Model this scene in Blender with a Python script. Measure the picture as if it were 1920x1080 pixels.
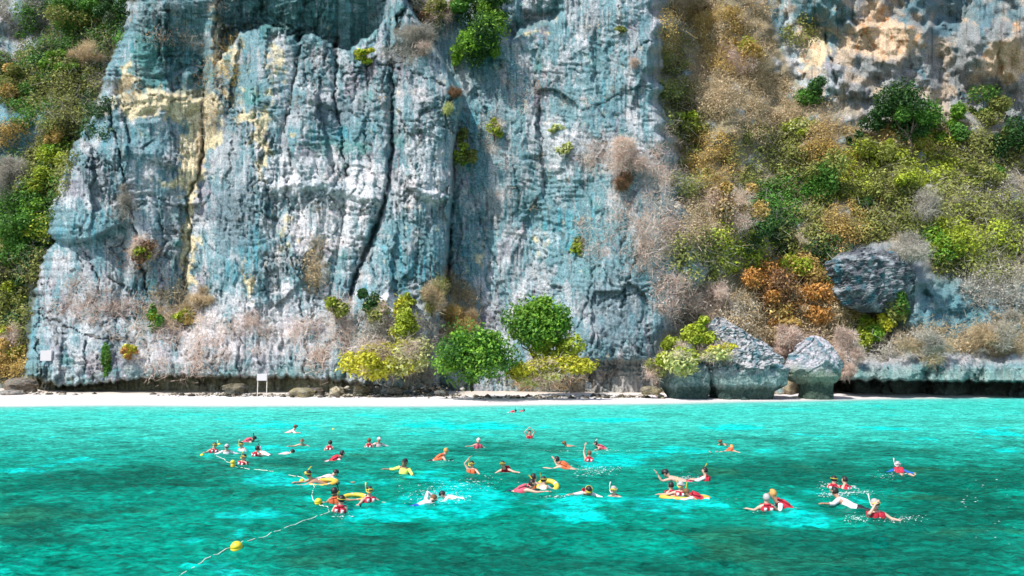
import bpy, math, random
import numpy as np
from mathutils import Vector, Matrix

scene = bpy.context.scene
COL = scene.collection
for o in list(bpy.data.objects):
    bpy.data.objects.remove(o)

# ---------------------------------------------------------------- camera, sky, sun, exposure
F_PX = 1387.0            # focal length in photo pixels (photo 1920 wide)
CAM_H = 4.5
PITCH = math.atan(143.0 / F_PX)
cd = bpy.data.cameras.new('camera')
cd.sensor_width = 36.0
cd.lens = 36.0 * F_PX / 1920.0
cd.clip_start = 0.1
cd.clip_end = 3000.0
cam = bpy.data.objects.new('camera', cd)
cam.location = (0, 0, CAM_H)
cam.rotation_euler = (math.pi / 2 + PITCH, 0, 0)
COL.objects.link(cam)
scene.camera = cam

SUN_EL = math.radians(53)
SUN_AZ = math.radians(-134)      # direction towards the sun, measured from +Y towards +X (behind the camera, left)
world = bpy.data.worlds.new('World')
scene.world = world
world.use_nodes = True
wn = world.node_tree
bg = wn.nodes['Background']
sky = wn.nodes.new('ShaderNodeTexSky')
sky.sky_type = 'NISHITA'
sky.sun_disc = False
sky.sun_elevation = SUN_EL
sky.sun_rotation = SUN_AZ
wn.links.new(sky.outputs[0], bg.inputs[0])
bg.inputs[1].default_value = 0.15
sl = bpy.data.lights.new('sun', 'SUN')
sl.energy = 4.3
sl.angle = math.radians(0.5)
sl.color = (1.0, 0.955, 0.90)
sun = bpy.data.objects.new('sun', sl)
sd = Vector((math.sin(SUN_AZ) * math.cos(SUN_EL), math.cos(SUN_AZ) * math.cos(SUN_EL), math.sin(SUN_EL)))
sun.rotation_euler = sd.to_track_quat('Z', 'Y').to_euler()
sun.location = (0, 0, 120)
COL.objects.link(sun)
vs = scene.view_settings
vs.view_transform = 'Standard'
vs.look = 'None'
vs.exposure = 0.60
vs.gamma = 1.0
vs.use_curve_mapping = False
scene.cycles.max_bounces = 6
scene.cycles.transparent_max_bounces = 12

# ---------------------------------------------------------------- helpers
CP, SP = math.cos(PITCH), math.sin(PITCH)

def ray(px, py):
    a = (np.asarray(px, float) - 960.0) / F_PX
    b = -(np.asarray(py, float) - 540.0) / F_PX
    return a, CP - b * SP, SP + b * CP

def at(px, py, Y):
    """World point at distance Y in front of the viewpoint seen along a photo pixel."""
    dx, dy, dz = ray(px, py)
    t = Y / dy
    return dx * t, dy * t, CAM_H + dz * t

def on_water(px, py, z=0.0):
    dx, dy, dz = ray(px, py)
    t = (z - CAM_H) / dz
    return float(dx * t), float(dy * t)

def tab(seed):
    a = np.random.default_rng(seed).random((256, 256)) * 2 * math.pi
    return np.cos(a), np.sin(a)
_tabs = {}
def vn(x, y, seed=0):
    """2-D gradient noise, about -1..1"""
    if seed not in _tabs:
        _tabs[seed] = tab(seed)
    T = _tabs[seed]
    xi = np.floor(x).astype(np.int64); yi = np.floor(y).astype(np.int64)
    gx_ = x - xi; gy_ = y - yi
    fx = gx_ * gx_ * gx_ * (gx_ * (gx_ * 6 - 15) + 10); fy = gy_ * gy_ * gy_ * (gy_ * (gy_ * 6 - 15) + 10)
    x0 = xi & 255; x1 = (xi + 1) & 255; y0 = yi & 255; y1 = (yi + 1) & 255
    GC_, GS_ = T
    def dt(i, j, dx, dy):
        k = (i * 256 + j)
        return GC_.ravel()[k] * dx + GS_.ravel()[k] * dy
    a = dt(x0, y0, gx_, gy_) * (1 - fx) + dt(x1, y0, gx_ - 1, gy_) * fx
    b = dt(x0, y1, gx_, gy_ - 1) * (1 - fx) + dt(x1, y1, gx_ - 1, gy_ - 1) * fx
    return (a * (1 - fy) + b * fy) * 1.75

def fbm(x, y, seed=0, octs=4, gain=0.5, ridged=False):
    s = 0; amp = 1.0; tot = 0
    c, sn = math.cos(0.6), math.sin(0.6)
    for i in range(octs):
        n = vn(x + 17.3 * i, y - 9.1 * i, seed + i)
        if ridged:
            n = 1 - 2 * np.abs(n)
        s = s + n * amp; tot += amp
        amp *= gain
        x, y = x * 2.03, y * 2.03
    return s / tot

def worley(x, y, seed=0):
    """returns F1, F2 and a random id 0..1 of the nearest cell"""
    rg = np.random.default_rng(seed + 900)
    RX = rg.random((128, 128)); RY = rg.random((128, 128)); RI = rg.random((128, 128))
    xi = np.floor(x).astype(np.int64); yi = np.floor(y).astype(np.int64)
    f1 = np.full(x.shape, 9.0); f2 = np.full(x.shape, 9.0); idv = np.zeros(x.shape)
    for i in (-1, 0, 1):
        for j in (-1, 0, 1):
            cx = (xi + i); cy = (yi + j)
            rx = RX[cx & 127, cy & 127]; ry = RY[cx & 127, cy & 127]
            d = np.hypot(cx + rx - x, cy + ry - y)
            m = d < f1
            f2 = np.where(m, f1, np.minimum(f2, d))
            idv = np.where(m, RI[cx & 127, cy & 127], idv)
            f1 = np.where(m, d, f1)
    return f1, f2, idv

def facets(x, y, seed, tilt=1.0):
    """broken planes: every cell has an offset and a slope of its own"""
    rg = np.random.default_rng(seed + 700)
    RX, RY, RI, RU, RV = (rg.random((128, 128)) for _ in range(5))
    xi = np.floor(x).astype(np.int64); yi = np.floor(y).astype(np.int64)
    f1 = np.full(x.shape, 9.0); out = np.zeros(x.shape)
    for i in (-1, 0, 1):
        for j in (-1, 0, 1):
            cx = xi + i; cy = yi + j; k = (cx & 127) * 128 + (cy & 127)
            dx = x - cx - RX.ravel()[k]; dy = y - cy - RY.ravel()[k]
            d = np.hypot(dx, dy); m = d < f1
            v = (RI.ravel()[k] - .5) + tilt * ((RU.ravel()[k] - .5) * dx + (RV.ravel()[k] - .5) * dy)
            out = np.where(m, v, out); f1 = np.where(m, d, f1)
    return out

def sstep(x, a, b):
    t = np.clip((x - a) / (b - a), 0, 1)
    return t * t * (3 - 2 * t)

def mix(a, b, t):
    return a * (1 - t) + b * t

def mixc(c, col, t):
    return c * (1 - t[..., None]) + np.array(col) * t[..., None]

def seg_dist(px, py, pts):
    """distance of each grid point to a polyline"""
    best = np.full(px.shape, 1e9)
    for (x0, y0), (x1, y1) in zip(pts[:-1], pts[1:]):
        dx, dy = x1 - x0, y1 - y0
        L = dx * dx + dy * dy + 1e-9
        t = np.clip(((px - x0) * dx + (py - y0) * dy) / L, 0, 1)
        best = np.minimum(best, np.hypot(px - x0 - t * dx, py - y0 - t * dy))
    return best

def blob(px, py, x, y, rx, ry, rot=0.0, soft=1.0):
    c, s = math.cos(rot), math.sin(rot)
    u = ((px - x) * c + (py - y) * s) / rx; v = (-(px - x) * s + (py - y) * c) / ry
    return np.exp(-(u * u + v * v) ** soft)

def mesh_from(name, V, Fs, colors=None, smooth=False, attrs=None):
    """V (n,3); Fs list of (k,m) index arrays; colors per vertex (n,3)"""
    me = bpy.data.meshes.new(name)
    V = np.asarray(V, dtype=np.float32)
    me.vertices.add(len(V)); me.vertices.foreach_set('co', V.ravel())
    Fs = [np.asarray(f, dtype=np.int32) for f in (Fs if isinstance(Fs, list) else [Fs]) if len(f)]
    loops = np.concatenate([f.ravel() for f in Fs])
    tot = np.concatenate([np.full(len(f), f.shape[1], dtype=np.int32) for f in Fs])
    start = np.concatenate([[0], np.cumsum(tot)[:-1]]).astype(np.int32)
    me.loops.add(len(loops)); me.loops.foreach_set('vertex_index', loops)
    me.polygons.add(len(tot)); me.polygons.foreach_set('loop_start', start)
    me.polygons.foreach_set('loop_total', tot)
    if smooth:
        me.polygons.foreach_set('use_smooth', np.ones(len(tot), dtype=bool))
    me.update(calc_edges=True)
    if colors is not None:
        a = me.attributes.new('Col', 'FLOAT_COLOR', 'POINT')
        c = np.ones((len(V), 4), dtype=np.float32); c[:, :3] = colors
        a.data.foreach_set('color', c.ravel())
    for k, v in (attrs or {}).items():
        a = me.attributes.new(k, 'FLOAT', 'POINT')
        a.data.foreach_set('value', np.asarray(v, dtype=np.float32).ravel())
    return me

def link(name, data, mat=None, parent=None, loc=None):
    o = bpy.data.objects.new(name, data)
    COL.objects.link(o)
    if mat is not None and data is not None and not data.materials:
        data.materials.append(mat)
    if parent is not None:
        o.parent = parent
    if loc is not None:
        o.location = loc
    return o

def tag(o, label=None, cat=None, group=None, kind=None):
    if label: o['label'] = label
    if cat: o['category'] = cat
    if group: o['group'] = group
    if kind: o['kind'] = kind
    return o

def grid_faces(nr, nc):
    i = np.arange(nr * nc).reshape(nr, nc)
    return np.stack([i[:-1, :-1].ravel(), i[1:, :-1].ravel(), i[1:, 1:].ravel(), i[:-1, 1:].ravel()], 1)

# ---------------------------------------------------------------- materials
def new_mat(name):
    m = bpy.data.materials.new(name)
    m.use_nodes = True
    nt = m.node_tree
    return m, nt, nt.nodes['Principled BSDF'], nt.nodes['Material Output']

def N(nt, typ, **kw):
    n = nt.nodes.new(typ)
    for k, v in kw.items():
        if k.startswith('i_'):
            key = k[2:]
            n.inputs[int(key) if key.isdigit() else key.replace('_', ' ')].default_value = v
        else:
            setattr(n, k, v)
    return n

def mathn(nt, op, a, b=None):
    n = nt.nodes.new('ShaderNodeMath'); n.operation = op
    for i, v in enumerate((a, b)):
        if v is None: continue
        if isinstance(v, (int, float)): n.inputs[i].default_value = v
        else: nt.links.new(v, n.inputs[i])
    return n.outputs[0]

def mixrgb(nt, mode, fac, a, b):
    n = nt.nodes.new('ShaderNodeMix'); n.data_type = 'RGBA'; n.blend_type = mode
    n.clamp_factor = True
    for i, v in ((0, fac), (6, a), (7, b)):
        if isinstance(v, (int, float)): n.inputs[i].default_value = v
        elif isinstance(v, (tuple, list)): n.inputs[i].default_value = tuple(v) + (1,)
        else: nt.links.new(v, n.inputs[i])
    return n.outputs[2]

def maprange(nt, v, a, b, c, d):
    n = nt.nodes.new('ShaderNodeMapRange'); n.clamp = True
    nt.links.new(v, n.inputs[0])
    for i, q in enumerate((a, b, c, d)): n.inputs[i + 1].default_value = q
    return n.outputs[0]

def rock_material(name, bump=1.0, detail=1.0):
    m, nt, b, out = new_mat(name)
    at_ = N(nt, 'ShaderNodeAttribute', attribute_name='Col')
    geo = nt.nodes.new('ShaderNodeNewGeometry')
    pos = geo.outputs['Position']
    def noise(scale, detail_, rough, sx=1, sy=1, sz=1):
        mp = N(nt, 'ShaderNodeMapping'); mp.inputs['Scale'].default_value = (sx, sy, sz)
        nt.links.new(pos, mp.inputs[0])
        n = N(nt, 'ShaderNodeTexNoise', i_Scale=scale, i_Detail=detail_, i_Roughness=rough)
        nt.links.new(mp.outputs[0], n.inputs['Vector'])
        return n.outputs[0]
    fine = noise(3.6, 4, 0.8)
    streak = noise(2.8, 3, 0.65, 1, 1, 0.06)
    bed = noise(3.0, 3, 0.65, 0.13, 0.13, 1)
    c = mixrgb(nt, 'MULTIPLY', 1.0, at_.outputs['Color'], (1, 1, 1))
    f1 = maprange(nt, fine, 0.36, 0.64, 0.55, 1.42)
    f2 = maprange(nt, streak, 0.36, 0.64, 0.90, 1.08)
    f3 = maprange(nt, bed, 0.36, 0.60, 0.93, 1.04)
    f = mathn(nt, 'MULTIPLY', mathn(nt, 'MULTIPLY', f1, f2), f3)
    vm = nt.nodes.new('ShaderNodeVectorMath'); vm.operation = 'SCALE'
    nt.links.new(c, vm.inputs[0]); nt.links.new(f, vm.inputs['Scale'])
    nt.links.new(vm.outputs[0], b.inputs['Base Color'])
    b.inputs['Roughness'].default_value = 0.9
    b.inputs['Specular IOR Level'].default_value = 0.15
    bm = N(nt, 'ShaderNodeBump', i_Strength=0.8 * bump, i_Distance=0.4)
    h = mathn(nt, 'ADD', fine, mathn(nt, 'MULTIPLY', streak, 0.25))
    nt.links.new(h, bm.inputs['Height'])
    nt.links.new(bm.outputs[0], b.inputs['Normal'])
    return m

def plain(name, rgb, rough=0.7, spec=0.3, noise_amt=0.12, nscale=25.0, metal=0.0):
    m, nt, b, out = new_mat(name)
    tc = nt.nodes.new('ShaderNodeTexCoord')
    n = N(nt, 'ShaderNodeTexNoise', i_Scale=nscale, i_Detail=3)
    nt.links.new(tc.outputs['Object'], n.inputs['Vector'])
    f = maprange(nt, n.outputs[0], 0.3, 0.7, 1 - noise_amt, 1 + noise_amt)
    vm = nt.nodes.new('ShaderNodeVectorMath'); vm.operation = 'SCALE'
    vm.inputs[0].default_value = rgb
    nt.links.new(f, vm.inputs['Scale'])
    nt.links.new(vm.outputs[0], b.inputs['Base Color'])
    b.inputs['Roughness'].default_value = rough
    b.inputs['Specular IOR Level'].default_value = spec
    b.inputs['Metallic'].default_value = metal
    return m

MAT_ROCK = rock_material('limestone')

def leaf_material():
    m, nt, b, out = new_mat('foliage')
    at_ = N(nt, 'ShaderNodeAttribute', attribute_name='Col')
    nt.links.new(at_.outputs['Color'], b.inputs['Base Color'])
    b.inputs['Roughness'].default_value = 0.6
    b.inputs['Specular IOR Level'].default_value = 0.25
    tr = nt.nodes.new('ShaderNodeBsdfTranslucent')
    nt.links.new(at_.outputs['Color'], tr.inputs[0])
    mx = nt.nodes.new('ShaderNodeMixShader'); mx.inputs[0].default_value = 0.3
    nt.links.new(b.outputs[0], mx.inputs[1]); nt.links.new(tr.outputs[0], mx.inputs[2])
    nt.links.new(mx.outputs[0], out.inputs['Surface'])
    return m
MAT_LEAF = leaf_material()

def wood_material():
    m, nt, b, out = new_mat('bark')
    at_ = N(nt, 'ShaderNodeAttribute', attribute_name='Col')
    geo = nt.nodes.new('ShaderNodeNewGeometry')
    n = N(nt, 'ShaderNodeTexNoise', i_Scale=4.0, i_Detail=3)
    nt.links.new(geo.outputs['Position'], n.inputs['Vector'])
    f = maprange(nt, n.outputs[0], 0.3, 0.7, 0.7, 1.25)
    vm = nt.nodes.new('ShaderNodeVectorMath'); vm.operation = 'SCALE'
    nt.links.new(at_.outputs['Color'], vm.inputs[0]); nt.links.new(f, vm.inputs['Scale'])
    nt.links.new(vm.outputs[0], b.inputs['Base Color'])
    b.inputs['Roughness'].default_value = 0.85
    b.inputs['Specular IOR Level'].default_value = 0.1
    return m
MAT_WOOD = wood_material()

# ---------------------------------------------------------------- the cliff and the wooded slopes (one terrain sheet)
STEP = 2.3
pxs = np.arange(-260, 2180, STEP)
pys = np.arange(-230, 790, STEP)
PX, PY = np.meshgrid(pxs, pys)
# warped coordinates for less regular noise
WX = PX + 10 * vn(PX / 60, PY / 60, 51) + 5 * vn(PX / 17, PY / 17, 52)
WY = PY + 12 * vn(PX / 70, PY / 50, 53) + 2.5 * vn(PX / 19, PY / 15, 54)

LEFT_EDGE = ([-230, 0, 60, 130, 190, 230, 285, 400, 440, 452, 480, 540, 600, 700, 790],
             [290, 252, 232, 200, 186, 165, 132, 92, 92, 105, 82, 68, 60, 48, 44])
xl = np.interp(PY, *LEFT_EDGE) + 5 * vn(PY / 11, PY * 0, 3) + 2 * vn(PY / 4, PY * 0, 4)
main = sstep(PX, xl - 2, xl + 3)                       # 1 on the main cliff and to the right of it
XR = ([-230, 0, 60, 150, 300, 420, 500, 560, 640, 740, 790],
      [1250, 1240, 1245, 1232, 1262, 1300, 1330, 1290, 1232, 1216, 1214])
xr = np.interp(PY, *XR) + 16 * vn(PY / 30, PY * 0, 5)
right = sstep(PX, xr - 25, xr + 35)                    # 1 on the overgrown slope at the right
wall = main * (1 - right)

CRW = 0.62 + 0.45 * vn(PX / 22, PY / 22, 65)
CRX = PX + 3 * vn(PX / 9, PY / 9, 61) + 5 * vn(PX / 25, PY / 25, 64)
CRY = PY + 3 * vn(PX / 9, PY / 9, 62) + 4 * vn(PX / 25, PY / 25, 63)
def crack(D, pts, w, d):
    w = w * CRW
    dist = seg_dist(CRX, CRY, pts)
    g = np.exp(-(dist / w) ** 2)
    return D + d * g, g

up = (745 - PY)                                        # height above the foot, in pixels
D = 103.0 + up * 0.010 + np.maximum(0, up - 500) * 0.008
# main cliff, big forms
xc = np.interp(PY, [-230, 0, 70, 150, 210, 260, 330, 370, 430, 540, 600, 790], [425, 412, 398, 388, 376, 384, 372, 350, 356, 345, 330, 325])
lowfade = 1 - sstep(PY, 560, 700)
D = D + main * lowfade * 4.5 * np.clip(1 - np.abs(PX - xc) / np.where(PX < xc, 150, 95), 0, 1) ** 1.2
D = D + 5 * np.exp(-np.maximum(0, PX - xl) / 22.0) * main
x2 = np.interp(PY, [-230, 100, 180, 250, 330, 430, 600, 790], [570, 562, 545, 528, 520, 515, 530, 540])
x3 = np.interp(PY, [-230, 90, 180, 250, 330, 400, 560, 790], [640, 630, 628, 640, 650, 645, 620, 615])
x4 = np.interp(PY, [-230, 30, 110, 200, 270, 380, 440, 510, 560, 790], [740, 735, 728, 735, 737, 724, 700, 670, 655, 640])
x5 = np.interp(PY, [-230, 0, 60, 150, 180, 240, 300, 350, 450, 560, 640, 790], [742, 760, 800, 848, 866, 855, 846, 846, 840, 828, 820, 820])
for xa, xb, h in ((xc + 80, x2, 1.2), (x2, x3, 1.5), (x3, x4, 1.7), (x4, x5, 2.7)):
    t = np.clip((PX - xa) / (xb - xa + 1e-6), 0, 1)
    D = D - main * h * np.sqrt(np.clip(4 * t * (1 - t), 0, 1)) * (0.45 + 0.55 * lowfade)
step5 = sstep(PX, x5 - 3, x5 + 5)
D = D + main * step5 * 7.5 * np.clip(1 - (PX - x5) / 400.0, 0, 1) ** 1.3 * (1 - 0.5 * sstep(PY, 600, 720))
D = D + (1 - right) * main * 2.2 * blob(PX, PY, 1000, 450, 120, 120)
D = D - 3.0 * blob(PX, PY, 1150, 620, 90, 150) * main - 1.5 * blob(PX, PY, 1180, 420, 60, 90)
# overhang caves at the top
cavb = np.interp(PX, [395, 430, 450, 500, 530, 560, 590, 630, 655, 700, 750, 770], [130, 92, 66, 46, 62, 78, 66, 92, 96, 62, 12, -40])
cave = main * sstep(PX, 398, 420) * (1 - sstep(PX, 690, 740)) * (1 - sstep(PY, cavb - 4 + 6 * vn(PX / 12, PY / 12, 71), cavb + 2 + 6 * vn(PX / 12, PY / 12, 71)))
D = D + cave * (10.5 - np.clip((cavb - PY) * 0.075, 0, 13))
cav2 = main * (1 - sstep(PX, 375, 400)) * sstep(PX, 195, 230) * (1 - sstep(PY + 7 * vn(PX / 26, PY / 40, 72) + 3 * vn(PX / 8, PY / 12, 73) - np.interp(PX, [200, 250, 310, 360, 390], [6, -8, -10, 4, 14]), 177, 183)) 
D = D + cav2 * (6.0 - np.clip((182 - PY) * 0.034, 0, 6))
# rounded block with ledge on the left edge
blk = main * (1 - sstep(PX, 225, 262)) 
ledge_y = np.interp(PX, [92, 130, 175, 210, 240, 262], [448, 456, 447, 428, 418, 410])
D = D + blk * sstep(PY, ledge_y - 3, ledge_y + 3) * 2.6 * (1 - sstep(PY, 470, 640))
ledge_y2 = np.interp(PX, [130, 205], [268, 275])
D = D + blk * (1 - sstep(PY, ledge_y2 - 8, ledge_y2)) * 1.8
# ledges
for pts, w, d in (([(385, 182), (300, 186), (225, 182)], 60, -1.2), ([(370, 330), (300, 290), (240, 285)], 22, -1.0),
                  ([(520, 350), (600, 345), (700, 372)], 20, -1.0), ([(770, 350), (810, 372), (840, 368)], 12, -1.2),
                  ([(560, 180), (620, 190)], 20, -0.8), ([(955, 60), (990, 40), (1040, 20)], 22, 2.8)):
    D, _ = crack(D, pts, w, d * 1.0)
gl = np.zeros_like(D)
CR = [([(202, 190), (215, 250), (232, 320), (236, 370), (250, 420), (262, 480), (278, 560)], 3.6, 2.6),
      ([(412, -60), (412, 0), (398, 90)], 5, 2.5), ([(388, 150), (376, 210), (384, 260), (372, 330), (350, 370), (356, 430), (345, 540)], 4, 1.8),
      ([(566, 60), (556, 120), (545, 180), (535, 250)], 3, 1.6), ([(632, 70), (628, 180), (640, 250), (650, 330)], 3.2, 1.8),
      ([(735, 110), (735, 200), (737, 270), (724, 370)], 4, 2.4), ([(724, 370), (700, 440), (670, 510), (655, 560)], 6, 3.0),
      ([(895, 175), (915, 215), (950, 260), (965, 330), (975, 390)], 2.2, 1.0), ([(1125, 200), (1145, 240)], 2, 0.8),
      ([(1200, 470), (1175, 530), (1168, 575)], 2.6, 1.4), ([(1120, 500), (1095, 580), (1070, 630)], 2.4, 1.0),
      ([(1060, 470), (1130, 500), (1150, 540)], 2.2, 1.0), ([(1260, 480), (1200, 520)], 2, 0.8), ([(1085, 600), (1150, 570), (1190, 560)], 2, .8),
      ([(155, 470), (172, 500), (190, 535)], 3, 1.4), ([(200, 520), (245, 545), (262, 590)], 3, 1.2), ([(60, 590), (90, 596), (160, 628), (240, 640)], 3, 1.4),
      ([(160, 640), (158, 700)], 3.5, 1.6), ([(895, 400), (905, 440), (925, 480), (938, 520)], 2.2, 1.0), ([(852, 300), (845, 420), (838, 520), (830, 560)], 5, 2.0),
      ([(530, 330), (545, 400), (535, 460), (560, 520)], 2.5, 1.2), ([(590, 130), (600, 250), (596, 330)], 2, 0.7), ([(690, 120), (684, 260), (700, 330)], 2.4, 0.9),
      ([(790, 180), (784, 300), (775, 350)], 2.2, 0.8), ([(420, 600), (450, 640), (445, 700)], 2.5, 1.0), ([(560, 560), (575, 640), (570, 700)], 3, 1.4),
      ([(740, 60), (750, 30), (765, 5)], 6, 3), ([(460, 110), (480, 200), (470, 300)], 2.2, .8), ([(1570, 165), (1560, 120), (1545, 60)], 5, 2.5)]
_rg = np.random.default_rng(4)
for _ in range(84):                                        # thin natural joints, mostly upright, some slanting
    x0 = _rg.uniform(70, 1240); y0 = _rg.uniform(40, 600); L_ = _rg.uniform(50, 190)
    if _rg.random() < .28:
        dx_, dy_ = L_ * .8, -L_ * _rg.uniform(.1, .55) * (1 if x0 > 850 else -.6)
    else:
        dx_, dy_ = _rg.normal() * L_ * .12, L_
    n_ = 5
    CR.append(([(x0 + dx_ * i / n_ + _rg.normal() * 4, y0 + dy_ * i / n_ + _rg.normal() * 4) for i in range(n_ + 1)], _rg.uniform(1.2, 2.0), _rg.uniform(.4, 1.1)))
for pts, w, d in CR:
    D, g = crack(D, pts, w * 0.85, d * 0.62)
    gl = np.maximum(gl, g * min(1, d / 1.8))
# left slope behind the cliff
leftz = 1 - main
D = D + leftz * (9 + np.clip(up, 0, 900) * 0.028 + 4 * vn(PX / 80, PY / 90, 7))
# right slope: rises and recedes
rs = right * (1 - 0)
slope_top = np.interp(PX, [1200, 1420, 1500, 1580, 1700, 1800, 1920, 2180], [-100, -40, 160, 200, 210, 200, 260, 260])
slp = np.clip(np.minimum(up, 745 - slope_top), 0, 900)
D = D + rs * (slp * 0.040 + 3.2 * vn(PX / 110, PY / 120, 8) + 1.6 * vn(PX / 42, PY / 48, 9) + 0.9 * vn(PX / 18, PY / 20, 19))
D = D - rs * 7 * np.exp(-((PX - 1330) / 90.0) ** 2) * sstep(up, 100, 300)
D = D + rs * 4 * np.exp(-((PX - 1475) / 45.0) ** 2) * sstep(up, 150, 300)
# far rock wall overhanging the upper right slope
topr = rs * sstep(slope_top - PY, -5, 15)
D = D - topr * np.clip(slope_top - PY, 0, 300) * 0.022
D = D + topr * (5 * blob(PX, PY, 1480 + 60, 60, 60, 60) + 4.5 * sstep(PX, 1560, 1600) * (1 - sstep(PY, 40 + 12 * vn(PX / 20, PY * 0, 74), 52 + 12 * vn(PX / 20, PY * 0, 74))))
D = D + topr * 3.5 * sstep(PX, 1735, 1765) * (1 - blob(PX, PY, 1890, 110, 60, 80))
# grey slab rock and teal face on the right, low ledge
slab = blob(PX, PY, 1655, 510, 85, 52, 0.15, 2.5)
D = D - rs * slab * 5.5
band = blob(PX, PY, 1800, 590, 130, 75, 0.0, 2.0)
D = D - rs * band * 2.5
lowl = sstep(PX, 1560, 1610) * sstep(PY, 640 + 10 * vn(PX / 25, PY * 0, 76), 690)
D = D - lowl * 5.5
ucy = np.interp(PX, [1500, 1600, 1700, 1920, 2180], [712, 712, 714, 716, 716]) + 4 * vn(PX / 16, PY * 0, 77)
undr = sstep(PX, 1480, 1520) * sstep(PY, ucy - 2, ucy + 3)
D = D + undr * 9.0
# undercut of the left foot
ucl = np.interp(PX, [44, 70, 110, 150, 230, 330, 450, 560, 640, 700, 840, 1060, 1216], [700, 706, 722, 722, 712, 702, 706, 706, 712, 720, 735, 735, 700]) + 4 * vn(PX / 13, PY * 0, 78) + 2.5 * vn(PX / 5, PY * 0, 79)
und = main * (1 - sstep(PX, 640, 760)) * sstep(PY, ucl - 1, ucl + 5)
D = D + und * 2.9 * (1 - 0.45 * sstep(PX, 300, 640))
und2 = sstep(PX, 1070, 1090) * (1 - sstep(PX, 1215, 1225)) * sstep(PY, 672, 680)
D = D + und2 * 2.2
# bulging lower skirts
D = D - main * (1 - right) * 2.8 * sstep(PY, 560, 690) * (1 - und) * (1 - sstep(PX, 640, 860))
# slope debris at the foot behind the beach trees
D = D - main * 4.5 * blob(PX, PY, 740, 700, 110, 90) - main * 3 * blob(PX, PY, 690, 600, 55, 60)

# --- medium and fine relief
rock_amt = wall + 0.85 * topr + 0.75 * band + 0.85 * slab + lowl
rock_amt = np.clip(rock_amt + 0.45 * leftz + 0.35 * rs, 0, 1)
fracture = (1 - 0.45 * sstep(PX, 850, 880) * main * (1 - sstep(PY, 560, 620))) * (0.2 + 0.8 * sstep(fbm(PX / 90, PY / 90, 90, 3), -0.1, 0.3))
f1, f2, cid = worley(WX / 34, WY / 52, 1)
e1 = sstep(f2 - f1, 0.0, 0.12)
D = D - rock_amt * 1.05 * facets(WX / 56, WY / 190, 11, 2.0) - rock_amt * 0.58 * facets(WX / 25 + 9, WY / 88, 12, 2.2) * (0.4 + 0.6 * fracture) - rock_amt * 0.34 * facets(WX / 10 + 5, WY / 26, 13, 2.4) * fracture
D = D - rock_amt * (cid - 0.5) * 0.15 + rock_amt * (1 - e1) * 0.35 * fracture
g1, g2, gid = worley(WX / 13 + 40, WY / 17, 2)
e2 = sstep(g2 - g1, 0.0, 0.18)
D = D - rock_amt * (gid - 0.5) * 0.15 * fracture + rock_amt * (1 - e2) * 0.18 * fracture
h1, h2, hid = worley(WX / 5.5, WY / 4.6 + 30, 3)
D = D - rock_amt * (hid - 0.5) * 0.18 * fracture
# beds: thin horizontal layers, each with a small overhanging lip
bedmask = sstep(fbm(PX / 120, PY / 80, 95, 3), 0.0, 0.35)
bedmask = np.clip(bedmask + blob(PX, PY, 290, 90, 130, 100) + blob(PX, PY, 550, 40, 140, 60) + blob(PX, PY, 610, 210, 70, 70) + 0.7 * blob(PX, PY, 1050, 220, 180, 130), 0, 1)
bedtilt = WY + 0.12 * (WX - 900) * np.where(PX > 850, -1.6, 0.4)
q = bedtilt / 13.0 + 0.6 * vn(PX / 90, PY / 30, 97)
fr = q - np.floor(q)
D = D + rock_amt * bedmask * 0.42 * (sstep(fr, 0, .85) * 1.0 - sstep(fr, 0.85, 1.0)) * (0.6 + 0.6 * vn(PX / 30, PY / 14, 98))
q = bedtilt / 5.6 + 0.8 * vn(PX / 60, PY / 20, 99)
fr = q - np.floor(q)
D = D + rock_amt * bedmask * 0.24 * (sstep(fr, 0, .8) - sstep(fr, .8, 1.0)) * (0.5 + vn(PX / 18, PY / 10, 100))
# flutes: vertical runnels
flm = sstep(fbm(PX / 110, PY / 170, 105, 3), -0.25, 0.25)
flm = np.clip(flm + blob(PX, PY, 1150, 620, 110, 130) + blob(PX, PY, 960, 130, 110, 110) + .8 * blob(PX, PY, 960, 480, 100, 100), 0, 1)
flm = flm * (1 - 0.85 * bedmask)
D = D + rock_amt * flm * (0.34 * fbm(WX / 9, PY / 120, 106, 2, ridged=True) + 0.30 * fbm(PX / 5.0, PY / 60, 108, 2, ridged=True))
D = D + rock_amt * (0.6 * fbm(PX / 70, PY / 110, 110, 3) + 0.14 * fbm(PX / 17, PY / 50, 113, 3, ridged=True) + 0.14 * fbm(PX / 8, PY / 6.5, 116, 2, ridged=True))
D = D + (1 - rock_amt) * (0.9 * fbm(PX / 14, PY / 14, 120, 3))
# slanting karst ribs on the slab and the band
rib = np.abs(((PX * 0.55 + PY * 1.0 + 14 * vn(PX / 40, PY / 40, 121)) / 9.0) % 1.0 - 0.5) * 2
D = D - rs * np.clip(slab * 1.2 + band, 0, 1) * 0.55 * rib * (0.5 + 0.5 * vn(PX / 8, PY / 12, 122))

X_, Y_, Z_ = at(PX, PY, D)
gx = np.gradient(D, axis=1); gy = np.gradient(D, axis=0)

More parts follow.
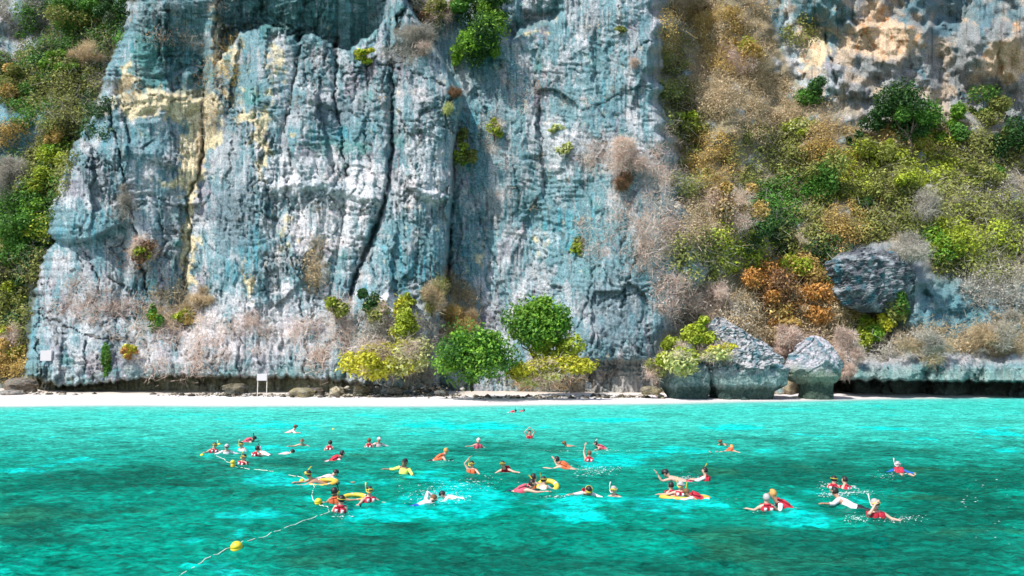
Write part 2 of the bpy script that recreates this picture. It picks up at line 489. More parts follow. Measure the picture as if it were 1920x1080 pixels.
# --- rock colour, with shade painted in at caves, undercuts and cracks
def nz(a, b, s, o=3): return fbm(PX / a, PY / b, s, o)
grey = np.array([0.29, 0.325, 0.34])
C = np.broadcast_to(grey, PX.shape + (3,)).copy()
C = mixc(C, (0.40, 0.435, 0.45), sstep(nz(60, 70, 200, 4), -0.1, 0.4))
C = mixc(C, (0.20, 0.19, 0.22), 0.8 * sstep(nz(70, 80, 204, 4), 0.1, 0.5))
teal = np.array([0.060, 0.205, 0.235]); teal2 = np.array([0.03, 0.28, 0.35]); tealg = np.array([0.06, 0.22, 0.20])
tz = (nz(24, 80, 210, 4) + 0.6 * nz(7, 60, 214, 3) + 0.35 * nz(5, 6, 217, 2))
tb = 0.0
for x, y, rx, ry, a in ((290, 110, 110, 80, .8), (560, 30, 150, 50, 1.0), (480, 170, 60, 60, .5), (640, 250, 80, 30, .8), (450, 490, 60, 90, .8),
                        (900, 200, 60, 120, .7), (1030, 60, 200, 60, .25), (1060, 420, 70, 60, 1.1), (760, 480, 70, 60, .9), (880, 470, 30, 70, .5),
                        (1150, 520, 90, 80, .5), (1120, 180, 60, 60, .5), (150, 430, 70, 40, .9), (170, 250, 50, 30, .8), (60, 640, 14, 90, .8),
                        (275, 560, 14, 60, .9), (260, 280, 50, 50, .5), (1280, 130, 40, 60, .3), (20, 250, 60, 60, .8), (1180, 650, 100, 60, .4),
                        (1800, 30, 140, 60, .8), (1530, 30, 60, 40, .7), (1780, 585, 60, 50, .9), (840, 560, 60, 60, .2), (480, 400, 50, 60, .4), (700, 560, 40, 60, .3)):
    tb = tb + a * blob(PX, PY, x, y, rx, ry)
tm = sstep(tz + tb * 1.25 + 0.13, 0.10, 0.42)  # teal stains, with the teal of the shadows painted in
C = mixc(C, teal, 0.70 * tm)
C = mixc(C, teal2, 0.55 * sstep(nz(9, 70, 220, 3) + 0.7 * tb, 0.45, 0.9) * tm)
C = mixc(C, tealg, 0.7 * sstep(nz(60, 50, 224, 3) + 0.9 * (blob(PX, PY, 300, 110, 90, 60) + blob(PX, PY, 560, 30, 130, 40) + blob(PX, PY, 465, 180, 20, 22) + blob(PX, PY, 610, 275, 60, 20)), 0.35, 0.8))
# white calcite
wb = 0.0
for x, y, rx, ry, a in ((560, 330, 70, 45, .9), (650, 360, 90, 60, .9), (800, 300, 40, 60, .6), (800, 370, 50, 25, .6), (620, 440, 90, 60, .7), (700, 320, 50, 30, .6),
                        (520, 450, 25, 60, .3), (480, 250, 14, 60, .9), (545, 150, 22, 50, .5), (290, 305, 60, 30, .6), (240, 130, 30, 40, .6), (300, 185, 80, 10, .5),
                        (1060, 260, 70, 40, .5), (1020, 450, 30, 35, .9), (1090, 90, 18, 60, .8), (900, 400, 40, 60, .3), (1180, 330, 40, 40, .5), (980, 540, 60, 14, .6),
                        (420, 620, 120, 70, .7), (200, 600, 90, 40, .45), (120, 480, 50, 30, .5), (420, 560, 60, 40, .5), (680, 600, 40, 40, .6), (900, 620, 60, 100, .2), (130, 700, 60, 12, .7),
                        (727, 572, 17, 24, 4.0), (1500, 80, 70, 80, .6), (1560, 230, 50, 60, .6), (560, 560, 60, 60, .3), (1260, 330, 60, 160, .25)):
    wb = wb + a * blob(PX, PY, x, y, rx, ry)
wz = nz(22, 24, 230, 4) + 0.5 * nz(6, 5, 234, 3)
wm = sstep(wz + 1.1 * wb, 0.48, 0.80)
C = mixc(C, (0.58, 0.57, 0.58), 0.72 * wm * (1 - 0.5 * tm))
pinkm = sstep(nz(50, 50, 238, 3) + 0.8 * blob(PX, PY, 420, 640, 160, 90) + .5 * blob(PX, PY, 600, 420, 120, 80), 0.2, 0.7)
C = mixc(C, (0.60, 0.53, 0.52), 0.5 * pinkm)
# ochre and cream
ob = 0.0
for x, y, rx, ry, a in ((310, 195, 100, 26, 1.0), (378, 240, 22, 50, 1.3), (362, 310, 16, 50, 1.0), (330, 340, 50, 12, .8), (352, 420, 10, 90, .9), (495, 250, 12, 70, 1.0),
                        (520, 120, 22, 40, .5), (465, 225, 22, 14, .8), (430, 110, 26, 60, .45), (405, 60, 12, 80, .5), (555, 260, 14, 10, .4), (540, 440, 20, 40, .4), (235, 145, 12, 20, .7),
                        (860, 560, 12, 50, .8), (900, 480, 14, 30, .45), (1010, 60, 40, 8, .4), (470, 520, 6, 40, .7), (1010, 460, 12, 20, .35), (355, 520, 10, 30, .5), (1530, 90, 30, 50, .6)):
    ob = ob + a * blob(PX + 16 * vn(PX / 40, PY / 40, 290) + 6 * vn(PX / 12, PY / 12, 291), PY + 14 * vn(PX / 45, PY / 35, 292), x, y, rx, ry)
om = sstep(ob + 0.6 * nz(14, 20, 240, 4), 0.22, 0.6)
C = mixc(C, (0.68, 0.56, 0.33), 0.85 * om)
om2 = sstep(0.8 * blob(PX, PY, 840, 530, 16, 60) + blob(PX, PY, 375, 280, 10, 60) + .7 * blob(PX, PY, 590, 490, 26, 40) + .5 * blob(PX, PY, 330, 180, 60, 14) + 0.6 * blob(PX, PY, 1130, 700, 60, 22) + .3 * nz(10, 20, 243), .3, .8)
C = mixc(C, (0.33, 0.22, 0.13), 0.7 * om2)
dg_ = 0.0  # dark grey rock, with the shade of faces turned away painted in
for x, y, rx, ry, a in ((440, 400, 60, 110, .9), (620, 215, 60, 36, .9), (170, 330, 50, 60, .7), (920, 200, 60, 120, .6), (1150, 580, 95, 110, .8), (300, 250, 50, 20, .5), (330, 430, 40, 50, .5), (150, 600, 60, 60, .4), (1000, 330, 80, 50, .4), (690, 170, 30, 60, .4), (960, 580, 60, 60, .3)):
    dg_ = dg_ + a * blob(PX, PY, x, y, rx, ry)
C = mixc(C, (0.155, 0.20, 0.225), 0.75 * sstep(dg_ + .35 * nz(20, 24, 280, 4), .35, .8) * (1 - om))
cave_shade = np.clip(cave * 1.0 + cav2 * sstep(PX, 230, 280) * .75 + .9 * sstep(blob(PX, PY, 1000, 45, 40, 14) , .4, .7), 0, 1)
C = mixc(C, (0.045, 0.135, 0.135), 0.72 * cave_shade * sstep(nz(26, 12, 283, 3) + .55, 0, .6))  # shade of the caves and overhangs painted into the rock as dark teal
# the tan scars high on the right wall
tr_ = sstep(0.9 * blob(PX, PY, 1660, 75, 80, 40, 0, 2) + 0.9 * blob(PX, PY, 1885, 115, 52, 42, 0.3, 2) + .9 * blob(PX, PY, 1640, 20, 30, 25) + .55 * blob(PX, PY, 1520, 90, 40, 70) + .8 * blob(PX, PY, 1905, 50, 10, 14)
            + 0.4 * nz(12, 14, 245, 3), 0.25, 0.75) * right * (1 - sstep(PY, 150, 230))
wallr = right * sstep(1.0 * (slope_top - PY), -40, 10) * sstep(PX, 1420, 1450)
C = mixc(C, (0.22, 0.21, 0.20), wallr * 0.75 * sstep(PX, 1560, 1610))
C = mixc(C, (0.40, 0.31, 0.22), wallr * 0.8 * sstep(nz(46, 40, 272, 4), -0.02, 0.35))
C = mixc(C, (0.05, 0.15, 0.19), wallr * 0.7 * sstep(nz(30, 40, 275, 3) + .8 * blob(PX, PY, 1800, 20, 120, 40) + .8 * blob(PX, PY, 1530, 30, 60, 30), .3, .6))  # dark teal patches; shade under the top overhangs painted in
C = mixc(C, (0.58, 0.42, 0.27), 0.85 * tr_)
C = mixc(C, (0.42, 0.20, 0.08), 0.8 * tr_ * sstep(nz(16, 14, 247, 2), 0.15, 0.5))
# soil under the vegetation
soil = np.array([0.24, 0.185, 0.09])
vegland = np.clip(rs * (1 - wallr) * (1 - slab * 1.2) * (1 - band) * (1 - lowl) + leftz, 0, 1)
vegland = vegland * sstep(nz(40, 40, 250, 3) + 0.55, 0, 0.4)
C = mixc(C, soil, 0.85 * vegland * (1 - leftz))
C = mixc(C, (0.07, 0.075, 0.04), 0.8 * leftz * sstep(nz(50, 50, 295, 3) + .45 - .9 * blob(PX, PY, 20, 250, 60, 50) - .9 * blob(PX, PY, 30, 60, 50, 60), 0, .3))
# grey karst slab and the ledge
C = mixc(C, (0.12, 0.14, 0.165), rs * np.clip(slab * 1.4, 0, 1) * 0.8)
C = mixc(C, (0.085, 0.19, 0.22), rs * band * 0.75 * sstep(nz(30, 24, 297, 3) + .6, 0, .5))
C = mixc(C, (0.46, 0.42, 0.42), lowl * 0.6 * (1 - sstep(PY, 672, 686)))
algae = np.clip(lowl * sstep(PY, 680, 700) + 0.7 * main * (1 - sstep(PX, 620, 760)) * sstep(PY, ucl - 34, ucl - 8) * sstep(nz(30, 20, 253) + .4, 0, .5), 0, 1)
C = mixc(C, (0.13, 0.24, 0.21), 0.7 * algae)
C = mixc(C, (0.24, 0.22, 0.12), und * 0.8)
C = mixc(C, (0.05, 0.05, 0.04), undr * 0.8)  # shade of the ledge undercut painted in near black
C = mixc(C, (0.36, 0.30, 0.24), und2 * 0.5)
# water-darkened streaks and lichen specks
drk = sstep(nz(5, 75, 255, 3) + 0.25 * nz(60, 60, 258), 0.28, 0.6)
C = C * (1 - 0.55 * drk * np.clip(wall + topr, 0, 1) * (1 - 0.7 * wm))[..., None]
lt = sstep(nz(4, 50, 260, 2), 0.35, 0.7)
C = mixc(C, (0.62, 0.62, 0.64), 0.35 * lt * wall)
spk = sstep(nz(7, 4.0, 262, 2), 0.28, 0.5) * fracture
C = C * (1 - 0.55 * spk * rock_amt)[..., None]
C = C * (1 - 0.25 * gl)[..., None]  # crevice shade painted into the colour along the cracks
C = C * (1 - 0.45 * (1 - e2) * sstep(fracture, 0.45, 0.95) * rock_amt)[..., None]  # same painted crevice shade along the cell edges
C = C * (1 - 0.40 * (1 - e1) * sstep(fracture, 0.5, 1.0) * rock_amt)[..., None]
scar = sstep(blob(PX, PY, 727, 572, 18, 25, 0, 2) + .25 * nz(9, 9, 270, 2), .4, .6)
C = mixc(C, (0.74, 0.70, 0.71), scar)
C = np.clip(C * 1.12 + 0.012, 0.01, 0.8)
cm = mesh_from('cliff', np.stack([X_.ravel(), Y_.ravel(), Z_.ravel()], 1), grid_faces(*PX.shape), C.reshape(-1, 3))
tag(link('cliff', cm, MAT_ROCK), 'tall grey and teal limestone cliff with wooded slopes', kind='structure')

def depth_at(px, py):
    c = np.clip(((np.asarray(px) - pxs[0]) / STEP).astype(int), 0, len(pxs) - 1)
    r = np.clip(((np.asarray(py) - pys[0]) / STEP).astype(int), 0, len(pys) - 1)
    return D[r, c]

# ---------------------------------------------------------------- ground: seabed rising to the beach
SH_X = np.array([-130, -68, -30, 0, 20, 40, 60, 90, 130.])
SH_Y = np.array([81, 82, 83, 84, 88, 97, 102, 104, 104.])
def shore(X): return np.interp(X, SH_X, SH_Y) + 0.8 * np.sin(X / 9.0) + 0.5 * np.sin(X / 3.7 + 1)
def ground_z(X, Y):
    t = Y - shore(X)
    z = np.where(t < 0, np.maximum(-3.4, t * 0.045), np.minimum(0.9, t * 0.034))
    z = z + np.where(t < -12, 1, 0) * 0.0
    reef = sstep(fbm(X / 9, Y / 9, 300, 3), 0.0, 0.5) * sstep(-t, 14, 34)
    return z + reef * 0.9 + 0.05 * vn(X / 2.2, Y / 2.2, 303) * sstep(t, 2, 8), reef
gxs = np.linspace(-150, 150, 420); gys = np.concatenate([np.linspace(-30, 60, 90), np.linspace(60.4, 130, 160)])
GX, GY = np.meshgrid(gxs, gys)
GZ, reef = ground_z(GX, GY)
gc = np.broadcast_to(np.array([0.60, 0.555, 0.555]), GX.shape + (3,)).copy()
tt = GY - shore(GX)
gc = mixc(gc, (0.10, 0.12, 0.07), 0.85 * reef)
gc = mixc(gc, (0.50, 0.43, 0.35), 0.8 * sstep(tt + 4 * fbm(GX / 3, GY / 2, 310, 3), 11, 18))
gc = mixc(gc, (0.46, 0.42, 0.38), 0.45 * sstep(tt, -1.5, 0) * (1 - sstep(tt + 1.5 * vn(GX / 4, GY * 0, 311), 2, 5)))
def sand_material():
    m, nt, b, out = new_mat('beach_sand')
    a = N(nt, 'ShaderNodeAttribute', attribute_name='Col')
    geo = nt.nodes.new('ShaderNodeNewGeometry')
    n = N(nt, 'ShaderNodeTexNoise', i_Scale=1.3, i_Detail=5); nt.links.new(geo.outputs['Position'], n.inputs['Vector'])
    f = maprange(nt, n.outputs[0], 0.3, 0.7, 0.93, 1.05)
    vm = nt.nodes.new('ShaderNodeVectorMath'); vm.operation = 'SCALE'
    nt.links.new(a.outputs['Color'], vm.inputs[0]); nt.links.new(f, vm.inputs['Scale'])
    nt.links.new(vm.outputs[0], b.inputs['Base Color'])
    b.inputs['Roughness'].default_value = 0.95; b.inputs['Specular IOR Level'].default_value = 0.1
    bm = N(nt, 'ShaderNodeBump', i_Strength=0.4, i_Distance=0.15); nt.links.new(n.outputs[0], bm.inputs['Height']); nt.links.new(bm.outputs[0], b.inputs['Normal'])
    return m
gm = mesh_from('beach', np.stack([GX.ravel(), GY.ravel(), GZ.ravel()], 1), grid_faces(*GX.shape), gc.reshape(-1, 3), smooth=True)
gm.flip_normals()
tag(link('beach', gm, sand_material()), 'white sand beach sloping under the water', kind='structure')

# ---------------------------------------------------------------- water
us = np.linspace(-1.15, 1.15, 760)
rows = 1.0 / np.linspace(1 / 118.0, 1 / 11.0, 430)
rows = np.concatenate([rows, np.linspace(10.8, 2, 20)])
U, WYY = np.meshgrid(us, rows)
WXX = U * (WYY + 3)
RIPPLE = [on_water(a, b) for a, b in ((629, 945), (637, 962), (692, 944), (802, 946), (842, 937), (985, 924), (1019, 921), (1100, 930), (1152, 932), (588, 908), (618, 897), (1262, 902), (1323, 906), (1276, 933), (1438, 962), (1464, 957), (1563, 917), (1585, 918), (1578, 947), (1643, 978), (1686, 888), (1054, 879), (948, 887), (885, 889), (757, 890), (455, 874), (632, 866), (828, 864), (444, 1034), (1104, 867))]
def waves(X, Y):
    amp = sstep(shore(X) - Y, -1, 12)
    wx = X + 0.8 * vn(X / 3, Y / 3, 401); wy = Y + 0.6 * vn(X / 3, Y / 3, 402)
    z = 0.075 * fbm(wx / 3.4 + 0.25 * wy, wy / 1.9, 403, 2)
    z = z + 0.075 * fbm(wx / 1.15 + 0.2 * wy, wy / 0.62, 405, 3, ridged=True)
    z = z + 0.030 * fbm(wx / 0.42, wy / 0.26, 408, 2, ridged=True)
    for (rx_, ry_) in RIPPLE:
        d = np.hypot(X - rx_, Y - ry_)
        z = z + 0.028 * np.sin(d * 11.0 - 1.0) * np.exp(-(d / 0.95) ** 2)
    return z * (0.12 + 0.88 * amp)
WZ = waves(WXX, WYY)
t = shore(WXX) - WYY                                    # metres out from the shore
# the pixel position this bit of water is first seen at, used only to put the sand and coral patches where they lie
zc = (0 - CAM_H)
ypix = 540 - F_PX * ((zc * CP - WYY * SP) / (WYY * CP + zc * SP))
xpix = 960 + F_PX * WXX / (WYY * CP + zc * SP)
pn = 1.1 * fbm(WXX / 7 + 0.3 * vn(WXX, WYY / 2, 421), WYY / 7, 420, 4) + 0.6 * fbm(WXX / 2.2 + 0.4 * WYY, WYY / 2.0, 425, 4)
pb = 0
for x, y, rx, ry, a in ((510, 905, 110, 16, 1.0), (470, 890, 60, 12, .6), (150, 862, 90, 14, .8), (330, 848, 40, 8, .5), (540, 820, 80, 8, .7), (950, 800, 60, 8, .7), (780, 800, 50, 5, .8),
                        (1040, 800, 40, 8, .6), (1150, 870, 60, 10, 1.1), (1070, 960, 60, 30, .9), (860, 930, 90, 22, .7), (700, 970, 60, 12, .3), (1150, 790, 40, 6, .7), (1380, 803, 50, 6, .8),
                        (1240, 815, 40, 6, .7), (600, 800, 300, 14, .35), (1500, 975, 70, 22, .9), (1270, 950, 60, 14, .5), (1180, 985, 70, 14, .4), (480, 970, 70, 10, .7), (560, 935, 50, 8, .6), (420, 1010, 90, 26, .6), (300, 1050, 120, 30, .45),
                        (880, 950, 60, 22, .6), (1660, 805, 70, 6, .8), (1870, 810, 60, 8, .7), (1890, 850, 40, 7, .6), (1250, 1040, 50, 20, .5), (200, 940, 60, 8, .3), (1180, 880, 140, 40, .4)):
    pb = pb + a * blob(xpix, ypix, x, y, rx, ry)
dk = 0
for x, y, rx, ry, a in ((320, 905, 160, 22, .9), (100, 900, 90, 20, .5), (60, 990, 80, 40, .8), (520, 870, 100, 8, .5), (780, 990, 120, 20, .6), (700, 1040, 160, 24, .7), (900, 1060, 120, 25, .7), (1420, 880, 140, 26, .7),
                        (1500, 900, 90, 12, .5), (1800, 950, 160, 60, .9), (1700, 1040, 200, 40, .8), (1340, 1000, 100, 20, .5), (1460, 1030, 120, 30, .5), (1640, 850, 160, 12, .5), (1850, 880, 100, 14, .5),
                        (1480, 1005, 60, 10, .5), (200, 810, 100, 7, .5), (980, 840, 90, 7, .7), (760, 860, 120, 10, .45), (1250, 780, 50, 4, .8), (1500, 800, 90, 5, .5), (1800, 790, 130, 6, .6), (1260, 1080, 300, 30, .6), (560, 990, 80, 12, .5)):
    dk = dk + a * blob(xpix, ypix, x, y, rx, ry)
farf = sstep(WYY, 24, 62)
Wc = np.broadcast_to(np.array([0.000, 0.215, 0.150]), WXX.shape + (3,)).copy()
Wc = mixc(Wc, (0.040, 0.43, 0.35), farf)
dm = sstep(-pn * 0.9 + 1.0 * dk - 1.0 * pb, 0.0, 0.62)
Wc = mixc(Wc, (0.001, 0.065, 0.042), dm * (0.70 - 0.48 * farf))
Wc = mixc(Wc, (0.03, 0.14, 0.06), 0.35 * dm * sstep(fbm(WXX / 4, WYY / 3, 431, 2), 0.1, 0.5) * (1 - 0.4 * farf))
bm_ = sstep(pn * 1.0 + 0.95 * pb - 0.5 * dk, 0.35, 0.8)
Wc = mixc(Wc, (0.001, 0.52, 0.46), bm_ * 0.88)
near_sh = 1 - sstep(t, 0, 16)
Wc = mixc(Wc, (0.12, 0.50, 0.44), 0.85 * near_sh)
opac = sstep(t, -0.5, 9.0) * 0.96
opac = opac * (1 - 0.22 * (1 - farf))
opac = np.clip(opac + 0.04 * fbm(WXX / 1.5, WYY / 0.8, 440, 2) * sstep(t, 0, 6), 0.0, 0.95)
def water_material():
    m, nt, b, out = new_mat('sea_water')
    a = N(nt, 'ShaderNodeAttribute', attribute_name='Col')
    op = N(nt, 'ShaderNodeAttribute', attribute_name='opac')
    geo = nt.nodes.new('ShaderNodeNewGeometry')
    def noise(scale, sx, sy, det=3, rot=0.0):
        mp = N(nt, 'ShaderNodeMapping'); mp.inputs['Scale'].default_value = (sx, sy, 1); mp.inputs['Rotation'].default_value = (0, 0, rot)
        nt.links.new(geo.outputs['Position'], mp.inputs[0])
        n = N(nt, 'ShaderNodeTexNoise', i_Scale=scale, i_Detail=det, i_Roughness=0.62)
        nt.links.new(mp.outputs[0], n.inputs['Vector']); return n.outputs[0]
    n1 = noise(1.5, 0.55, 1.25, 4, 0.15); n2 = noise(7.5, 0.5, 1.1, 3, -0.2); n3 = noise(0.5, 0.7, 1.2, 5)
    h = mathn(nt, 'ADD', n1, mathn(nt, 'MULTIPLY', n2, 0.30))
    bmp = N(nt, 'ShaderNodeBump', i_Strength=0.75, i_Distance=0.22)
    nt.links.new(h, bmp.inputs['Height'])
    f = mathn(nt, 'MULTIPLY', mathn(nt, 'MULTIPLY', maprange(nt, n1, 0.36, 0.64, 0.66, 1.34), maprange(nt, n2, 0.34, 0.66, 0.55, 1.5)), maprange(nt, n3, 0.35, 0.65, 0.82, 1.15))  # wave shading and caustic light painted into the water colour
    vm = nt.nodes.new('ShaderNodeVectorMath'); vm.operation = 'SCALE'
    nt.links.new(a.outputs['Color'], vm.inputs[0]); nt.links.new(f, vm.inputs['Scale'])
    df = nt.nodes.new('ShaderNodeBsdfDiffuse'); nt.links.new(vm.outputs[0], df.inputs[0]); nt.links.new(bmp.outputs[0], df.inputs['Normal'])
    tr = nt.nodes.new('ShaderNodeBsdfTransparent')
    tint = mixrgb(nt, 'MIX', op.outputs['Fac'], (0.97, 1.0, 0.99), (0.02, 0.50, 0.40))
    nt.links.new(tint, tr.inputs[0])
    mx = nt.nodes.new('ShaderNodeMixShader'); nt.links.new(op.outputs['Fac'], mx.inputs[0])
    nt.links.new(tr.outputs[0], mx.inputs[1]); nt.links.new(df.outputs[0], mx.inputs[2])
    gl_ = nt.nodes.new('ShaderNodeBsdfGlossy'); gl_.inputs['Roughness'].default_value = 0.10
    nt.links.new(bmp.outputs[0], gl_.inputs['Normal'])
    fr = nt.nodes.new('ShaderNodeFresnel'); fr.inputs[0].default_value = 1.22; nt.links.new(bmp.outputs[0], fr.inputs['Normal'])
    ff = mathn(nt, 'MULTIPLY', fr.outputs[0], 0.20)
    m2 = nt.nodes.new('ShaderNodeMixShader'); nt.links.new(ff, m2.inputs[0]); nt.links.new(mx.outputs[0], m2.inputs[1]); nt.links.new(gl_.outputs[0], m2.inputs[2])
    nt.links.new(m2.outputs[0], out.inputs['Surface'])
    return m
wm_ = mesh_from('sea', np.stack([WXX.ravel(), WYY.ravel(), WZ.ravel()], 1), grid_faces(*WXX.shape), Wc.reshape(-1, 3), smooth=True, attrs={'opac': opac})
tag(link('sea', wm_, water_material()), 'clear turquoise sea with sand and coral patches', kind='structure')

# ---------------------------------------------------------------- vegetation builders
PAL = {
    'green': [(0.060, 0.155, 0.022), (0.10, 0.22, 0.030), (0.035, 0.10, 0.016)],
    'bright': [(0.13, 0.26, 0.025), (0.19, 0.33, 0.035), (0.07, 0.15, 0.02)],
    'dark': [(0.018, 0.055, 0.014), (0.035, 0.085, 0.02), (0.05, 0.12, 0.03)],
    'yg': [(0.24, 0.29, 0.025), (0.33, 0.36, 0.035), (0.14, 0.18, 0.02)],
    'yellow': [(0.42, 0.40, 0.035), (0.50, 0.46, 0.06), (0.26, 0.27, 0.03)],
    'pale': [(0.42, 0.44, 0.17), (0.50, 0.50, 0.22), (0.28, 0.32, 0.10)],
    'orange': [(0.33, 0.165, 0.045), (0.40, 0.22, 0.07), (0.20, 0.11, 0.03)],
    'ochre': [(0.36, 0.25, 0.075), (0.43, 0.31, 0.12), (0.22, 0.16, 0.05)],
    'tan': [(0.42, 0.32, 0.19), (0.50, 0.40, 0.27), (0.28, 0.22, 0.13)],
    'pink': [(0.46, 0.35, 0.29), (0.55, 0.45, 0.40), (0.30, 0.22, 0.18)],
    'grey': [(0.27, 0.25, 0.21), (0.36, 0.33, 0.29), (0.17, 0.16, 0.13)],
    'olive': [(0.13, 0.14, 0.035), (0.19, 0.19, 0.055), (0.07, 0.085, 0.02)],
    'brown': [(0.19, 0.11, 0.06), (0.26, 0.15, 0.08), (0.11, 0.065, 0.035)],
}

GAIN = {'pink': 1.5, 'grey': 1.5, 'tan': 1.3, 'dark': 1.4, 'green': 1.35, 'olive': 1.9, 'ochre': 1.45, 'orange': 1.45, 'yg': 1.4}
def unit(v):
    return v / (np.linalg.norm(v, axis=-1, keepdims=True) + 1e-9)

def leaf_quads(rg, P, nrm, size, asp=1.5):
    """one diamond leaf spray per point P with normal nrm"""
    n = len(P)
    a = unit(np.cross(nrm, rg.normal(size=(n, 3))))
    b = unit(np.cross(nrm, a))
    s = (size * (0.55 + 0.9 * rg.random(n)))[:, None]
    V = np.stack([P + a * s * asp * 0.5, P + b * s * 0.36 + nrm * s * 0.10, P - a * s * asp * 0.5, P - b * s * 0.36 + nrm * s * 0.10], 1)
    return V.reshape(-1, 3), np.arange(n * 4).reshape(n, 4)

def cols(rg, pal, n, lobe=None, jit=0.15):
    P_ = np.array(PAL[pal])
    c = P_[rg.integers(0, 3, n)]
    w = 0.25 + rg.random((n, 1)) * 0.6
    c = c * (1 - w) + P_[0] * w
    if lobe is not None:
        c = c * lobe
    return np.clip(c * GAIN.get(pal, 1.3) * (1 + jit * rg.normal(size=(n, 1))), 0.004, 0.8)

def crown_geo(rg, R, pal, n, leaf, nl=9, twig=False, pal2=None, shell=0.55, flat=0.0):
    """leaf sprays over uneven lobes; centre at the origin"""
    R = np.array(R)
    lc = unit(rg.normal(size=(nl, 3))) * (rg.random((nl, 1)) ** 0.45) * 0.82 * R
    lr = (0.18 + 0.34 * rg.random((nl, 1)) ** 1.4) * R
    lb = 0.8 + 0.4 * rg.random((nl, 1))
    lp = rg.random(nl) < 0.35
    k = rg.integers(0, nl, n)
    d = unit(rg.normal(size=(n, 3)))
    rad = (shell + (1 - shell) * rg.random((n, 1)) ** 0.6) * (1 + 0.18 * rg.normal(size=(n, 1)))
    P = lc[k] + d * lr[k] * rad
    nrm = unit(d * 0.8 + np.array([0, 0, 0.45]) + 0.75 * rg.normal(size=(n, 3)))
    c = cols(rg, pal, n, lb[k])
    if pal2:
        m = lp[k] & (rg.random(n) < 0.85)
        c[m] = cols(rg, pal2, n, lb[k])[m]
    if twig:
        a = unit(0.5 * d + 1.0 * rg.normal(size=(n, 3)) + np.array([0, 0, 0.1]))
        L = (leaf * (1.0 + 2.2 * rg.random(n)))[:, None]
        w = unit(np.cross(a, rg.normal(size=(n, 3)))) * (0.014 + 0.018 * rg.random((n, 1)))
        bend = rg.normal(size=(n, 3)) * L * 0.12
        V = np.stack([P - w, P + w, P + a * L * .5 + bend + w * .7, P + a * L * 0.5 + bend - w * .7, P + a * L + w * .2, P + a * L - w * .2], 1).reshape(-1, 3)
        i = np.arange(n) * 6
        F = np.concatenate([np.stack([i, i + 1, i + 2, i + 3], 1), np.stack([i + 3, i + 2, i + 4, i + 5], 1)])
        return V, F, np.repeat(c, 6, 0), lc
    V, F = leaf_quads(rg, P, nrm, leaf)
    return V, F, np.repeat(c, 4, 0), lc

def tube_geo(pts, rads, ns=5):
    pts = np.array(pts, float); n = len(pts)
    tg = unit(np.gradient(pts, axis=0))
    ref = np.where(np.abs(tg[:, 2:3]) < 0.9, np.array([[0, 0, 1.0]]), np.array([[1.0, 0, 0]]))
    u = unit(np.cross(tg, ref)); v = np.cross(tg, u)
    an = np.linspace(0, 2 * math.pi, ns, endpoint=False)
    V = pts[:, None] + (u[:, None] * np.cos(an)[None, :, None] + v[:, None] * np.sin(an)[None, :, None]) * np.array(rads)[:, None, None]
    V = V.reshape(-1, 3)
    F = []
    for i in range(n - 1):
        for j in range(ns):
            F.append((i * ns + j, i * ns + (j + 1) % ns, (i + 1) * ns + (j + 1) % ns, (i + 1) * ns + j))
    return V, np.array(F)

def join(parts):
    Vs, Fs, Cs, off = [], [], [], 0
    for p in parts:
        Vs.append(p[0]); Fs.append(np.asarray(p[1]) + off); off += len(p[0])
        if len(p) > 2: Cs.append(p[2])
    return np.concatenate(Vs), np.concatenate(Fs), (np.concatenate(Cs) if Cs else None)

def wood_geo(rg, base, targets, r0, color):
    """trunk from base splitting to the targets"""
    parts = []
    base = np.array(base, float)
    fork = base + (np.mean(targets, 0) - base) * 0.35 + rg.normal(size=3) * 0.1 * np.linalg.norm(np.mean(targets, 0) - base)
    def limb(a, b, ra, rb, n=6):
        t = np.linspace(0, 1, n)[:, None]
        side = rg.normal(size=3) * np.linalg.norm(b - a) * 0.11
        pts = a + (b - a) * t + side * np.sin(t * math.pi) + rg.normal(size=(n, 3)) * 0.025 * np.linalg.norm(b - a) * (t > 0) * (t < 1)
        g = tube_geo(pts, np.linspace(ra, rb, n), 5)
        parts.append((g[0], g[1], np.tile(np.array(color) * (0.85 + 0.3 * rg.random()), (len(g[0]), 1))))
        return pts
    limb(base, fork, r0, r0 * 0.75)
    for tg in targets:
        p = limb(fork, np.array(tg), r0 * 0.6, r0 * 0.16)
        for q in (3, 4):
            limb(p[q], p[q] + (rg.normal(size=3) + [0, 0, .5]) * np.linalg.norm(np.array(tg) - fork) * 0.28, r0 * 0.25, r0 * 0.08, 4)
    return join(parts)

